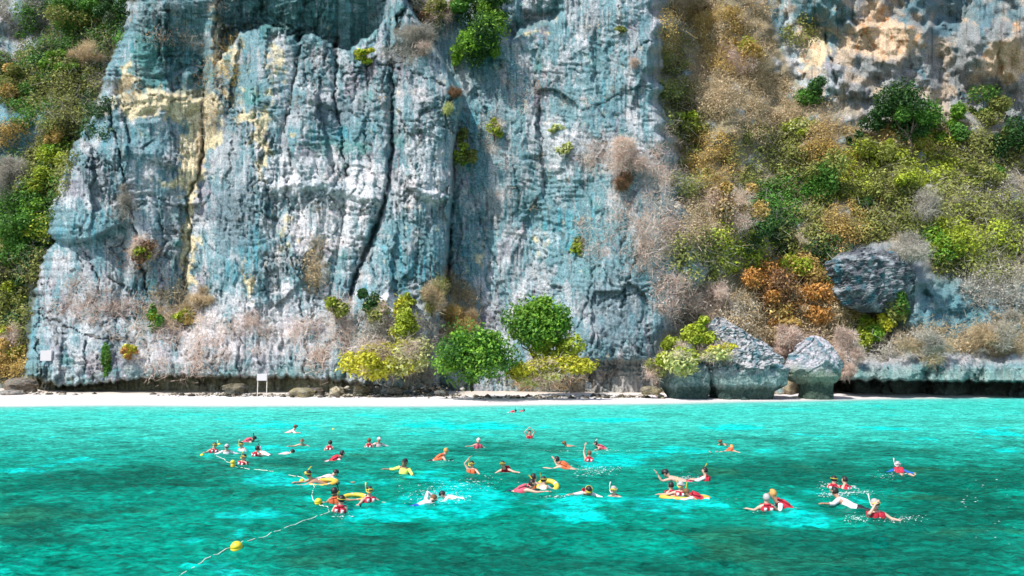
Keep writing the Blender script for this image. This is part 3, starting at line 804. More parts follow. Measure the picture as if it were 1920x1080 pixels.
def plant(px, py, rx, ry, pal, label, cat='shrub', name='shrub', group=None, twig=False, pal2=None, dens=1.0, leaf=None, nl=9,
          front=0.5, base=None, wood=(0.14, 0.11, 0.08), Y=None, trunk=0.12, mixtwig=0.0, seed=None):
    rg = np.random.default_rng(seed if seed is not None else int(px * 7 + py * 13))
    rz_px = ry
    if Y is None:
        Y = float(depth_at(px, min(py + ry * 0.5, 700)))
        Y = min(Y, float(depth_at(px, py)))
    k = Y / F_PX
    R = (rx * k * 1.12, min(rx, ry * 1.3) * k * 0.9, rz_px * k * 1.12)
    Yc = Y - R[1] * front
    cx, cy, cz = at(px, py, Yc)
    cen = np.array([cx, cy, cz])
    if base is None:
        bx, by, bz = at(px + rg.normal() * 3, py + ry * 0.95, Y)
        root_loc = np.array([bx, min(by, Y), bz])
    else:
        bx, by, bz = at(base[0], base[1], base[2] if len(base) > 2 else Yc + 0.3)
        root_loc = np.array([bx, by, bz])
    area = rx * ry * math.pi * (Y / 100.0) ** 0
    lf = leaf or 0.34
    n = int(np.clip(area * 0.60 * dens * (0.34 / lf) ** 1.2, 60, 9000))
    e = Vector(root_loc)
    root = bpy.data.objects.new(name, None); root.empty_display_size = 0.5; COL.objects.link(root); root.location = e
    tag(root, label, cat, group)
    nt_ = int(n * (1.0 if twig else mixtwig) * 0.8)
    if not twig:
        V, F, C_, lc = crown_geo(rg, R, pal, n, lf, nl, False, pal2)
    else:
        V, F, C_, lc = crown_geo(rg, R, pal, int(n * 2.3), lf * 0.9, nl, True, pal2, shell=0.1)
    me = mesh_from('crown', V + (cen - root_loc), F, C_)
    link('crown', me, MAT_LEAF, root)
    if mixtwig and not twig:
        V, F, C_, _ = crown_geo(rg, np.array(R) * 1.05, 'pink', int(n * mixtwig * 1.3), lf * 1.0, nl, True, None, shell=0.2)
        link('bare_twigs', mesh_from('bare_twigs', V + (cen - root_loc), F, C_), MAT_LEAF, root)
    tg = (cen - root_loc) + lc[:6] * 0.9
    V, F, C_ = wood_geo(rg, (0, 0, -0.2), tg, trunk, wood)
    link('trunk', mesh_from('trunk', V, F, C_, smooth=True), MAT_WOOD, root)
    return root

# ---------------------------------------------------------------- shrubs and trees one can tell apart
GC = 'shrubs growing on the cliff face'; GL = 'trees and shrubs on the left slope'; GR = 'trees and shrubs on the right slope'; GB = 'trees and bushes along the beach'
# along the beach
plant(1010, 606, 60, 56, 'bright', 'tallest dense green tree behind the beach, against the cliff', 'tree', 'beach_tree', GB, Y=97, pal2='green', dens=1.9, nl=34, leaf=.34, base=(1005, 715, 97), trunk=.2)
plant(890, 660, 72, 56, 'green', 'round green bush on the sand with bent dark trunks', 'bush', 'beach_bush', GB, Y=92, pal2='bright', dens=1.9, nl=34, leaf=.30, base=(886, 730, 91.5), trunk=.22, wood=(.04, .035, .03))
plant(1048, 655, 40, 34, 'yg', 'yellow-green bush below the tallest green tree', 'bush', 'beach_bush', GB, Y=95, pal2='olive', dens=1.4, base=(1050, 715, 95))
plant(1022, 692, 68, 26, 'yellow', 'low spreading yellow-green bush over tangled roots on the sand', 'bush', 'beach_bush', GB, Y=91, pal2='pale', dens=2.0, mixtwig=.12, base=(1030, 728, 91), wood=(.3, .24, .18))
plant(700, 672, 48, 34, 'yellow', 'bright yellow shrub with pale stems left of the green beach bush', 'shrub', 'beach_shrub', GB, Y=95, dens=1.6, mixtwig=.25, base=(728, 722, 96), wood=(.45, .40, .34))
plant(745, 664, 52, 40, 'pale', 'pale yellow straggly shrub with white stems beside the bright yellow one', 'shrub', 'beach_shrub', GB, Y=96, pal2='yellow', dens=1.1, mixtwig=.5, base=(735, 722, 96), wood=(.45, .40, .34))
plant(758, 615, 28, 52, 'yg', 'yellow-green ivy column climbing above the yellow shrubs', 'shrub', 'climbing_shrub', GB, pal2='yellow', dens=1.6, front=.8)
plant(768, 562, 16, 14, 'yg', 'small green tuft topping the ivy column', 'shrub', 'climbing_shrub', GB, dens=1.6, front=.8)
plant(636, 578, 30, 30, 'yg', 'yellow-green shrub on a pale rock bulge left of the white scar', 'shrub', 'ledge_shrub', GC, pal2='olive', dens=1.1, front=.8, mixtwig=.2)
plant(692, 560, 22, 26, 'dark', 'dark drooping shrub beside the white scar', 'shrub', 'ledge_shrub', GC, pal2='olive', dens=1.2, front=.8)
plant(715, 590, 18, 26, 'olive', 'olive creeper hanging below the dark drooping shrub', 'shrub', 'ledge_shrub', GC, dens=1.2, front=.8, mixtwig=.3)
plant(812, 556, 28, 42, 'tan', 'dry brown bush above the green beach bush', 'shrub', 'dry_shrub', GB, twig=True, pal2='olive', dens=1.3, front=.8)
plant(856, 606, 50, 34, 'tan', 'tan dry brush between the two green beach trees and the cliff', 'shrub', 'dry_shrub', GB, twig=True, pal2='ochre', dens=1.3, front=.6)
# on the cliff
plant(905, 58, 46, 58, 'bright', 'bright green tree hanging in the corner at the cliff top', 'tree', 'cliff_tree', GC, pal2='dark', dens=1.7, front=1.0, nl=20)
plant(905, 8, 62, 30, 'green', 'dark green tree crown cut by the top edge of the photo', 'tree', 'cliff_tree', GC, pal2='dark', dens=1.8, front=1.0)
plant(820, 18, 44, 32, 'olive', 'olive brown scrub above the pillar at the cliff top', 'shrub', 'cliff_shrub', GC, pal2='brown', dens=1.5, front=.9, mixtwig=.4)
plant(780, 62, 42, 30, 'grey', 'grey leafless bush draped over the pillar top', 'shrub', 'cliff_shrub', GC, twig=True, dens=1.3, front=.8)
plant(800, 90, 18, 14, 'pink', 'reddish dry tuft under the grey leafless bush', 'shrub', 'cliff_shrub', GC, twig=True, dens=1.3, front=.9)
plant(856, 110, 16, 24, 'bright', 'small light green shrub in the shaded corner right of the pillar', 'shrub', 'cliff_shrub', GC, dens=1.6, front=1.0)
plant(871, 290, 26, 19, 'olive', 'round green shrub in the tall dark cleft', 'shrub', 'cliff_shrub', GC, pal2='yg', dens=1.9, front=.8)
plant(868, 252, 12, 14, 'olive', 'small shrub just above the round one in the cleft', 'shrub', 'cliff_shrub', GC, dens=1.6, front=.8)
plant(930, 243, 18, 22, 'yg', 'yellow-green shrub alone on the smooth blue wall', 'shrub', 'cliff_shrub', GC, dens=1.1, front=.7, mixtwig=.4)
plant(692, 104, 24, 12, 'yg', 'flat yellow-green tuft on the pillar below the top', 'shrub', 'cliff_shrub', GC, pal2='yellow', dens=1.8, front=.8)
plant(851, 172, 15, 9, 'brown', 'red brown grass tuft on the rock knob', 'plant', 'grass_tuft', GC, twig=True, dens=2.6, front=.8)
plant(842, 204, 10, 9, 'pale', 'pale spiky plant under the rock knob', 'plant', 'grass_tuft', GC, twig=True, dens=2.2, front=.8)
plant(268, 470, 24, 30, 'brown', 'brown bush with green tips in the long left crack', 'shrub', 'cliff_shrub', GC, pal2='yg', dens=1.1, front=.7, mixtwig=.5)
plant(232, 372, 20, 24, 'grey', 'grey dry bush half way down the long left crack', 'shrub', 'cliff_shrub', GC, twig=True, dens=1.0, front=.7)
plant(292, 600, 14, 24, 'green', 'small green shrub at the bottom of the long left crack', 'shrub', 'cliff_shrub', GC, pal2='yg', dens=1.3, front=.7)
plant(346, 598, 22, 20, 'yg', 'yellow-green shrub among pink dry brush low on the cliff', 'shrub', 'cliff_shrub', GC, pal2='ochre', dens=1.1, front=.7)
plant(370, 560, 34, 26, 'tan', 'tan dry bush at the foot of the yellow seam', 'shrub', 'cliff_shrub', GC, twig=True, dens=1.0, front=.7)
plant(195, 672, 13, 36, 'green', 'hanging green creeper near the white square plaque', 'plant', 'hanging_creeper', GC, pal2='olive', dens=1.8, front=.6, leaf=.24)
plant(240, 658, 18, 15, 'yellow', 'small yellow tuft right of the hanging creeper', 'shrub', 'cliff_shrub', GC, pal2='orange', dens=1.2, front=.7)
plant(1040, 240, 16, 8, 'pale', 'pale flat cushion plant at the middle of the blue wall', 'plant', 'cushion_plant', GC, dens=1.2, front=.7)
plant(1062, 278, 18, 12, 'pale', 'pale green cushion plant lower right on the blue wall', 'plant', 'cushion_plant', GC, pal2='olive', dens=1.0, front=.7)
plant(1165, 56, 9, 8, 'olive', 'tiny olive tuft high on the blue wall', 'plant', 'grass_tuft', GC, dens=1.8, front=.7)
plant(1190, 118, 10, 7, 'pink', 'tiny reddish tuft high on the blue wall', 'plant', 'grass_tuft', GC, twig=True, dens=2.0, front=.7)
plant(1085, 462, 14, 18, 'olive', 'yellow-olive tuft on the rib right of the blue stain', 'shrub', 'cliff_shrub', GC, pal2='yg', dens=1.3, front=.7)
plant(1182, 292, 42, 38, 'pink', 'big pink dry bush on the shoulder of the cliff', 'shrub', 'dry_shrub', GC, twig=True, dens=1.5, front=.7)
plant(1168, 344, 24, 18, 'brown', 'dark brown dry bush under the big pink one', 'shrub', 'dry_shrub', GC, twig=True, dens=1.7, front=.7)
# left slope
plant(140, 28, 60, 40, 'green', 'broad green tree at the top left corner of the cliff', 'tree', 'slope_tree', GL, pal2='olive', dens=1.4, nl=14)
plant(212, 22, 34, 36, 'dark', 'dark green tree against the left edge of the cliff top', 'tree', 'slope_tree', GL, pal2='green', dens=1.4)
plant(112, 118, 38, 22, 'bright', 'bright green small tree in the upper left trees', 'tree', 'slope_tree', GL, dens=1.5)
plant(28, 150, 48, 40, 'olive', 'olive tree at the left edge of the photo above the blue rock', 'tree', 'slope_tree', GL, pal2='ochre', dens=1.3)
plant(66, 165, 30, 28, 'green', 'green tree right of the olive tree at the left', 'tree', 'slope_tree', GL, pal2='olive', dens=1.3)
plant(160, 100, 30, 30, 'tan', 'leafless tan shrub beside the bright green small tree', 'shrub', 'slope_shrub', GL, twig=True, dens=1.1)
plant(100, 240, 26, 34, 'ochre', 'brown-yellow shrub left of the pointed rock block', 'shrub', 'slope_shrub', GL, pal2='olive', dens=1.3)
plant(108, 296, 40, 34, 'yg', 'yellow-green tree leaning beside the pointed rock block', 'tree', 'slope_tree', GL, pal2='bright', dens=1.4)
plant(66, 352, 40, 40, 'bright', 'green tree left of the overhanging block', 'tree', 'slope_tree', GL, pal2='yg', dens=1.4)
plant(42, 450, 50, 46, 'green', 'dark green tree below the overhanging block at the left edge', 'tree', 'slope_tree', GL, pal2='yg', dens=1.4, nl=12)
plant(10, 330, 40, 50, 'grey', 'grey leafless thicket at the left edge', 'shrub', 'slope_shrub', GL, twig=True, dens=1.0)
plant(16, 575, 34, 42, 'yg', 'yellow-green shrub low at the left edge', 'shrub', 'slope_shrub', GL, pal2='olive', dens=1.4)
plant(14, 650, 30, 38, 'ochre', 'dry yellow shrub above the rocks at the left edge', 'shrub', 'slope_shrub', GL, pal2='yg', dens=1.3, mixtwig=.4)
# right slope
plant(1702, 205, 56, 58, 'green', 'tall dark green tree rising in front of the grey right wall', 'tree', 'slope_tree', GR, pal2='dark', dens=1.7, nl=13, trunk=.3, base=(1708, 300))
plant(1664, 222, 44, 28, 'dark', 'dark flat crown left of the tall tree on the right slope', 'tree', 'slope_tree', GR, pal2='green', dens=1.6)
plant(1778, 228, 42, 38, 'green', 'lighter green tree right of the tall tree', 'tree', 'slope_tree', GR, pal2='bright', dens=1.5)
plant(1530, 176, 34, 28, 'green', 'dark green round tree left below the orange rock scars', 'tree', 'slope_tree', GR, pal2='dark', dens=1.7)
plant(1848, 204, 56, 34, 'olive', 'spreading tree with bent trunk near the right edge', 'tree', 'slope_tree', GR, pal2='green', dens=1.5, trunk=.3, base=(1842, 270))
plant(1895, 255, 42, 58, 'dark', 'dark tree touching the right edge of the photo', 'tree', 'slope_tree', GR, pal2='olive', dens=1.4)
plant(1600, 268, 22, 28, 'dark', 'slim dark green tree between two yellow shrubs', 'tree', 'slope_tree', GR, pal2='bright', dens=1.6)
plant(1500, 238, 36, 22, 'yg', 'pale yellow-green shrub below the dark round tree', 'shrub', 'slope_shrub', GR, pal2='pale', dens=1.3)
plant(1640, 290, 40, 34, 'yg', 'yellow-green shrub right of the slim dark tree', 'shrub', 'slope_shrub', GR, pal2='olive', dens=1.3)
plant(1548, 350, 46, 58, 'green', 'green tree hanging down in the middle of the right slope', 'tree', 'slope_tree', GR, pal2='olive', dens=1.5, nl=12)
plant(1380, 385, 52, 50, 'ochre', 'ochre yellow tree beside the bare cliff rib', 'tree', 'slope_tree', GR, pal2='tan', dens=1.4, nl=12, mixtwig=.3)
plant(1290, 235, 30, 26, 'yg', 'yellow-green shrub at the border of cliff and right slope', 'shrub', 'slope_shrub', GR, pal2='olive', dens=1.2)
plant(1390, 110, 40, 44, 'ochre', 'large ochre grass patch high on the ridge', 'shrub', 'slope_shrub', GR, pal2='yg', dens=1.2, mixtwig=.5)
plant(1300, 22, 55, 34, 'tan', 'tan grassy crest at the top of the ridge', 'shrub', 'slope_shrub', GR, twig=True, pal2='ochre', dens=1.2)
plant(1760, 448, 66, 44, 'yg', 'wide bright yellow-green tree with dark trunk above the grey slab', 'tree', 'slope_tree', GR, pal2='bright', dens=1.3, nl=15, trunk=.25, wood=(.05, .04, .035))
plant(1840, 330, 40, 32, 'olive', 'olive shrub left of the narrow blue rock at the right edge', 'shrub', 'slope_shrub', GR, pal2='yg', dens=1.2)
plant(1862, 335, 24, 24, 'green', 'green bush beside the narrow blue rock', 'shrub', 'slope_shrub', GR, dens=1.4)
plant(1690, 350, 44, 36, 'olive', 'olive rounded tree in the middle right', 'tree', 'slope_tree', GR, pal2='yg', dens=1.3)
plant(1620, 372, 32, 34, 'olive', 'dark olive bush left of the rounded olive tree', 'shrub', 'slope_shrub', GR, pal2='dark', dens=1.3)
plant(1735, 395, 44, 30, 'grey', 'grey leafless tree above the yellow-green wide tree', 'tree', 'slope_tree', GR, twig=True, dens=1.2)
plant(1435, 530, 54, 50, 'orange', 'rusty orange bush left, the darkest of the orange ones', 'shrub', 'orange_shrub', GR, pal2='brown', dens=1.5, nl=12)
plant(1510, 515, 40, 36, 'ochre', 'golden bush topped with green beside the grey slab', 'shrub', 'orange_shrub', GR, pal2='yg', dens=1.4)
plant(1545, 565, 46, 36, 'orange', 'orange bush directly under the grey slab', 'shrub', 'orange_shrub', GR, pal2='tan', dens=1.4)
plant(1460, 592, 52, 32, 'orange', 'bright orange low bush above the big boulder', 'shrub', 'orange_shrub', GR, pal2='ochre', dens=1.5)
plant(1618, 612, 32, 40, 'yg', 'yellow-green bush hanging above the low sea ledge', 'shrub', 'slope_shrub', GR, pal2='bright', dens=1.7, front=1.2)
plant(1660, 602, 22, 24, 'yellow', 'bright yellow bush touching the yellow-green one', 'shrub', 'slope_shrub', GR, dens=1.7, front=1.2)
plant(1690, 572, 24, 30, 'olive', 'dull green creeper at the right foot of the grey slab', 'shrub', 'slope_shrub', GR, pal2='green', dens=1.5, front=1.0)
plant(1862, 620, 52, 44, 'tan', 'brown leafless tree above the right end of the ledge', 'tree', 'slope_tree', GR, twig=True, pal2='grey', dens=1.2, front=1.0)
plant(1745, 645, 46, 30, 'grey', 'dry brush on the middle of the sea ledge', 'shrub', 'slope_shrub', GR, twig=True, pal2='tan', dens=1.2, front=1.0)
plant(1700, 476, 52, 34, 'grey', 'grey leafless bush on top of the grey slab', 'shrub', 'slope_shrub', GR, twig=True, dens=1.1, front=1.0)
plant(1325, 565, 44, 40, 'pink', 'pinkish dry bush above the yellow-green shrub on the boulder', 'shrub', 'dry_shrub', GR, twig=True, dens=1.4)
plant(1335, 520, 22, 30, 'olive', 'small olive shrub above the pinkish dry bush', 'shrub', 'slope_shrub', GR, pal2='yg', dens=1.3)
plant(1592, 660, 26, 42, 'pink', 'white branched dry bush between two seaside boulders', 'shrub', 'dry_shrub', GR, twig=True, dens=1.5, front=1.3)
plant(1470, 640, 34, 30, 'pink', 'pale dry bush in the gap behind the big boulder', 'shrub', 'dry_shrub', GR, twig=True, dens=1.4, front=1.2)
plant(1262, 662, 44, 34, 'yg', 'yellow-green shrub spilling over the small left boulder', 'shrub', 'boulder_shrub', GR, Y=94, pal2='pale', dens=1.8, mixtwig=.15, base=(1268, 712, 95))
plant(1300, 620, 38, 28, 'yg', 'green-yellow shrub at the peak left of the big boulder', 'shrub', 'boulder_shrub', GR, Y=96, pal2='bright', dens=1.5, base=(1300, 690, 97))
plant(1228, 692, 22, 24, 'olive', 'low shrub at the left end of the boulders near the sand', 'shrub', 'boulder_shrub', GR, Y=95, pal2='pale', dens=1.4, mixtwig=.5, base=(1230, 722, 96))
plant(1352, 662, 34, 18, 'pale', 'pale yellow cushion shrub lying on the big boulder', 'shrub', 'boulder_shrub', GR, Y=93.5, pal2='yellow', dens=1.6, mixtwig=.4, base=(1355, 682, 94))

# ---------------------------------------------------------------- undergrowth nobody could count
def thicket(name, blobs, label, seed, lsz=0.36, per=120):
    rg = np.random.default_rng(seed)
    parts = []
    for (x, y, rx, ry, pal, n, tw) in blobs:
        for _ in range(max(1, int(n * (.62 if per > 50 and tw < .75 else 1)))):
            a = rg.random() * 2 * math.pi; r = math.sqrt(rg.random())
            px = x + rx * r * math.cos(a); py = y + ry * r * math.sin(a)
            Y = float(depth_at(px, py))
            s = (1.0 + 1.3 * rg.random()) if (per > 50 and tw < .75) else 0.7 + .8 * rg.random()
            c = np.array(at(px, py, Y - 0.35 * s))
            k = int(per * (s if per > 50 else 1)) if tw < 1 else 40
            dry = pal in ('tan', 'pink', 'grey', 'ochre')
            nl_ = int(k * (1 - tw) * (1.7 if dry else 1))
            lobe = 0.72 + 0.56 * rg.random()
            if nl_ > 3:
                d = unit(rg.normal(size=(nl_, 3)) + np.array([0, -0.35, 0.25]))
                P = c + d * np.array([1.25, 0.8, 1.0]) * s * (0.55 + 0.45 * rg.random((nl_, 1))) * (1 + .25 * rg.normal(size=(nl_, 1)))
                V, F = leaf_quads(rg, P, unit(d + 0.5 * rg.normal(size=(nl_, 3)) + np.array([0, 0, .25])), lsz * (.58 if dry else .9))
                parts.append((V, F, np.repeat(cols(rg, pal, nl_, lobe), 4, 0)))
            nt2 = int(80 * tw)
            if nt2 > 2:
                d = unit(rg.normal(size=(nt2, 3)) + np.array([0, -0.2, 0.3]))
                P = c + rg.normal(size=(nt2, 3)) * s * np.array([.75, .3, .6])
                L = (0.3 + 0.9 * rg.random((nt2, 1))) * s
                w = unit(np.cross(d, rg.normal(size=(nt2, 3)))) * (0.014 + 0.02 * rg.random((nt2, 1)))
                bd = rg.normal(size=(nt2, 3)) * 0.12 * L
                V = np.stack([P - w, P + w, P + d * L + bd + w * .5, P + d * L + bd - w * .5], 1).reshape(-1, 3)
                parts.append((V, np.arange(nt2 * 4).reshape(nt2, 4), np.repeat(cols(rg, pal if pal in ('tan', 'pink', 'grey', 'brown', 'ochre') else 'grey', nt2, lobe), 4, 0)))
    V, F, C_ = join(parts)
    tag(link(name, mesh_from(name, V, F, C_), MAT_LEAF), label, 'undergrowth', kind='stuff')

thicket('undergrowth', [
    # upper left
    (130, 50, 110, 60, 'green', 80, .15), (60, 150, 80, 70, 'olive', 80, .2), (150, 90, 70, 60, 'olive', 60, .4), (30, 105, 40, 14, 'tan', 10, .8), (60, 130, 60, 40, 'green', 30, .1), (130, 130, 60, 60, 'dark', 30, .1), (180, 220, 30, 50, 'dark', 20, .2), (30, 480, 40, 80, 'dark', 26, .1), (150, 180, 40, 60, 'olive', 50, .3), (60, 350, 60, 60, 'green', 40, .1), (20, 250, 30, 20, 'ochre', 14, .4),
    (60, 210, 60, 30, 'green', 20, .2), (120, 250, 40, 60, 'olive', 30, .3), (90, 330, 45, 60, 'olive', 60, .15), (10, 380, 40, 60, 'grey', 30, .8), (50, 420, 50, 60, 'green', 60, .1),
    (25, 500, 50, 50, 'olive', 54, .3), (20, 600, 36, 60, 'olive', 50, .25), (30, 560, 20, 60, 'dark', 26, .1), (18, 680, 36, 30, 'ochre', 26, .5), (50, 30, 60, 30, 'grey', 20, .8), (190, 120, 24, 60, 'grey', 24, .7),
    (-90, 300, 110, 330, 'olive', 90, .3), (200, -80, 120, 80, 'green', 40, .2)],
    'mixed green and dry undergrowth covering the left slope', 11)
thicket('undergrowth', [
    (1300, 60, 60, 70, 'tan', 60, .6), (1270, 140, 36, 70, 'olive', 46, .3), (1262, 60, 20, 60, 'ochre', 24, .4), (1258, 220, 20, 60, 'olive', 24, .4), (1360, 80, 60, 60, 'ochre', 60, .4), (1340, 170, 60, 60, 'tan', 50, .6), (1400, 200, 60, 60, 'tan', 50, .5),
    (1420, 120, 40, 60, 'tan', 36, .6), (1290, 240, 40, 50, 'olive', 36, .4), (1330, 300, 50, 50, 'ochre', 44, .4), (1290, 330, 40, 40, 'olive', 30, .4), (1430, 300, 60, 60, 'olive', 60, .3),
    (1460, 390, 50, 70, 'green', 60, .2), (1440, 450, 50, 50, 'dark', 40, .2), (1510, 430, 50, 60, 'olive', 50, .3), (1330, 420, 50, 50, 'tan', 50, .6), (1380, 470, 50, 40, 'yg', 34, .3),
    (1500, 320, 50, 60, 'olive', 50, .3), (1560, 290, 50, 50, 'ochre', 50, .4), (1540, 230, 50, 40, 'tan', 36, .7), (1480, 190, 40, 40, 'tan', 30, .6), (1600, 330, 50, 50, 'yg', 46, .2),
    (1660, 330, 60, 60, 'olive', 60, .2), (1740, 300, 60, 50, 'yg', 60, .2), (1800, 300, 60, 60, 'olive', 60, .3), (1720, 260, 60, 40, 'ochre', 40, .4), (1860, 290, 50, 50, 'olive', 40, .3), (1880, 400, 60, 50, 'olive', 50, .5),
    (1800, 380, 70, 40, 'olive', 60, .5), (1880, 470, 60, 60, 'olive', 60, .5), (1840, 440, 70, 60, 'yg', 50, .3), (1650, 420, 60, 40, 'olive', 50, .3), (1590, 430, 40, 50, 'ochre', 40, .4),
    (1700, 400, 80, 40, 'olive', 60, .3), (1560, 490, 50, 50, 'dark', 34, .2), (1800, 498, 80, 16, 'olive', 30, .5), (1880, 540, 60, 50, 'grey', 50, .7), (1500, 580, 80, 60, 'tan', 80, .6), (1400, 600, 60, 50, 'tan', 60, .6),
    (1480, 540, 70, 50, 'orange', 60, .2), (1560, 610, 50, 40, 'tan', 44, .7), (1520, 660, 60, 30, 'pink', 40, .8), (1640, 650, 50, 30, 'grey', 40, .7), (1760, 640, 90, 26, 'tan', 50, .8), (1880, 630, 60, 40, 'tan', 50, .8),
    (1310, 480, 40, 50, 'olive', 34, .4), (1270, 420, 40, 50, 'pink', 20, .9), (1270, 560, 40, 50, 'pink', 34, .9), (1330, 600, 60, 40, 'grey', 40, .7), (1700, 640, 50, 14, 'grey', 20, .8), (1600, 560, 40, 40, 'ochre', 30, .4),
    (2040, 450, 120, 220, 'olive', 110, .3), (1500, 40, 40, 40, 'olive', 12, .3), (1340, -90, 100, 100, 'tan', 60, .5), (1420, 20, 40, 40, 'tan', 26, .6), (1860, 350, 50, 40, 'grey', 30, .5)],
    'mixed green, ochre and dry undergrowth covering the right slope', 12)
thicket('dry_brush', [
    (420, 630, 90, 50, 'pink', 26, 1), (240, 600, 90, 40, 'pink', 26, 1), (330, 580, 60, 40, 'tan', 36, .9), (330, 660, 90, 40, 'pink', 24, 1), (150, 560, 60, 40, 'pink', 16, 1), (600, 640, 50, 50, 'pink', 26, 1),
    (680, 620, 60, 40, 'pink', 26, 1), (720, 640, 60, 40, 'grey', 44, .9), (800, 640, 40, 50, 'grey', 34, .9), (860, 560, 30, 40, 'tan', 20, .9), (590, 500, 16, 60, 'tan', 14, .9), (1190, 360, 70, 60, 'pink', 26, 1),
    (1150, 440, 70, 50, 'pink', 24, 1), (1220, 460, 50, 60, 'pink', 26, 1), (760, 100, 40, 20, 'grey', 14, 1), (1250, 300, 30, 60, 'pink', 24, 1), (1120, 300, 30, 30, 'pink', 14, 1), (920, 250, 20, 30, 'pink', 5, 1),
    (780, 700, 60, 16, 'grey', 24, .9), (1030, 718, 60, 8, 'tan', 26, 1), (240, 165, 12, 20, 'tan', 6, 1), (225, 400, 14, 20, 'grey', 5, 1), (265, 480, 18, 20, 'brown', 6, 1)],
    'bare dry brush clinging to the lower cliff and its shoulders', 13)
tuft = [(x, y, 5, 5, 'orange', 1, .5) for x, y in ((410, 20), (420, 50), (398, 85), (404, 110), (392, 140), (398, 160), (385, 190), (430, 130), (440, 150), (300, 60), (330, 75), (345, 70), (360, 80), (455, 105), (425, 180),
         (402, 220), (1010, 170), (1010, 160), (1150, 172), (1140, 175), (540, 120), (700, 25), (560, 190), (715, 215), (715, 182), (590, 388), (470, 520), (325, 525), (1082, 300), (1000, 388), (1200, 420), (1062, 335), (1115, 45), (1098, 50), (388, 230), (396, 245))]
thicket('grass_tufts', tuft + [(400, 120, 18, 130, 'orange', 34, .4), (440, 130, 26, 60, 'ochre', 18, .4), (330, 75, 50, 14, 'orange', 9, .4), (1000, 250, 120, 150, 'pink', 12, .8)], 'small orange grass tufts in cracks of the cliff', 14, lsz=.22, per=14)

# ---------------------------------------------------------------- seaside boulders and beach rocks
def boulder(name, prof, Y, depth, label, seed, nr=130, nc=190, cat='boulder', group=None, rib=0.35, pale=(0.56, 0.53, 0.54), low=(0.17, 0.28, 0.25), lowy=None, rough=1.0):
    """prof: rows (py, left px, right px) from the top down; depth: share of the half width used as half depth"""
    pr = np.array(prof, float)
    v = np.linspace(0, 1, nr)
    yy = pr[0, 0] + (pr[-1, 0] - pr[0, 0]) * v
    L = np.interp(yy, pr[:, 0], pr[:, 1]); R_ = np.interp(yy, pr[:, 0], pr[:, 2])
    ph = np.linspace(0, 2 * math.pi, nc, endpoint=False)
    VV, PH = np.meshgrid(yy, ph, indexing='ij')
    LL = L[:, None]; RR = R_[:, None]
    k = Y / F_PX
    c = np.cos(PH); s = np.sin(PH)
    rr = 1.0 / (np.abs(c) ** 2.6 + np.abs(s) ** 2.6) ** (1 / 2.6)
    hw = (RR - LL) / 2; cx = (RR + LL) / 2
    cap = np.sqrt(np.clip(1 - (1 - np.clip(v / 0.08, 0, 1)) ** 2, 0, 1))[:, None]
    xpx = cx + hw * rr * c * cap
    ang = PH * hw.max() * 0.9
    d = 0.9 * fbm(xpx / 26 + seed, VV / 26 + s * 2, seed + 500, 3) + 0.45 * (worley(ang / 11 + seed, VV / 10 + 3, seed + 5)[2] - 0.5) + 0.25 * (worley(ang / 5 + seed, VV / 4.5 + 3, seed + 6)[2] - 0.5)
    q = np.abs(((xpx * 0.8 + VV * 1.1 + 16 * vn(xpx / 26, VV / 22, seed + 520) + 6 * vn(xpx / 8, VV / 8, seed + 521)) / 11.0) % 1 - 0.5) * 2
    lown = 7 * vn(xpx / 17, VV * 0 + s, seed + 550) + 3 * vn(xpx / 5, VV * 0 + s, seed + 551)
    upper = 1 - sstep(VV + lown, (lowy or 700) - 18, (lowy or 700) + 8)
    d = d - rib * (1 - q) * (0.5 + 0.5 * vn(xpx / 9, VV / 9, seed + 530)) * upper
    fac_ = worley(ang / 30 + seed, VV / 34 + 3 + s, seed + 8)[2] - 0.5
    d = d * (0.35 + 0.65 * upper) * rough + 1.1 * fac_ * rough
    half_d = hw * depth * k
    yc = Y + hw.max() * depth * k * 0.8
    yw = yc - (half_d * rr * s * cap) - d * s * 0.8
    x0, _, z0 = at(xpx, VV, Y)
    X = x0 + d * c * 0.8
    C_ = np.broadcast_to(np.array([0.33, 0.36, 0.38]), X.shape + (3,)).copy()
    C_ = mixc(C_, pale, sstep(fbm(xpx / 18, VV / 14, seed + 540, 4) + 0.25, -0.1, 0.4) * upper)
    C_ = mixc(C_, (0.06, 0.20, 0.25), 0.8 * sstep(fbm(xpx / 16, VV / 26, seed + 545, 4), 0.12, 0.4))
    C_ = mixc(C_, low, 0.7 * (1 - upper))
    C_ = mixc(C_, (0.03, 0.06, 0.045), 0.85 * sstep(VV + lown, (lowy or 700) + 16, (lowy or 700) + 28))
    C_ = C_ * (1 - 0.4 * (1 - q) * upper)[..., None]
    ox, oy, oz = float((L[-1] + R_[-1]) / 2 - 960) / F_PX * Y, yc, float(z0[-1, 0])
    V = np.stack([X.ravel() - ox, yw.ravel() - oy, z0.ravel() - oz], 1)
    i = np.arange(nr * nc).reshape(nr, nc); j = np.roll(i, -1, 1)
    F = np.stack([i[:-1].ravel(), i[1:].ravel(), j[1:].ravel(), j[:-1].ravel()], 1)
    o = link(name, mesh_from(name, V, [F, i[::-1][-1][None], i[-1][None]], C_.reshape(-1, 3)), MAT_ROCK, loc=(ox, oy, oz))
    return tag(o, label, cat, group)
GBO = 'seaside boulders at the foot of the right slope'
boulder('boulder', [(672, 1290, 1318), (684, 1262, 1334), (700, 1250, 1338), (722, 1248, 1334), (740, 1256, 1328), (756, 1258, 1326)], 94, 0.8, 'small rounded boulder at the left end, half under a yellow-green shrub', 3, lowy=702, group=GBO)
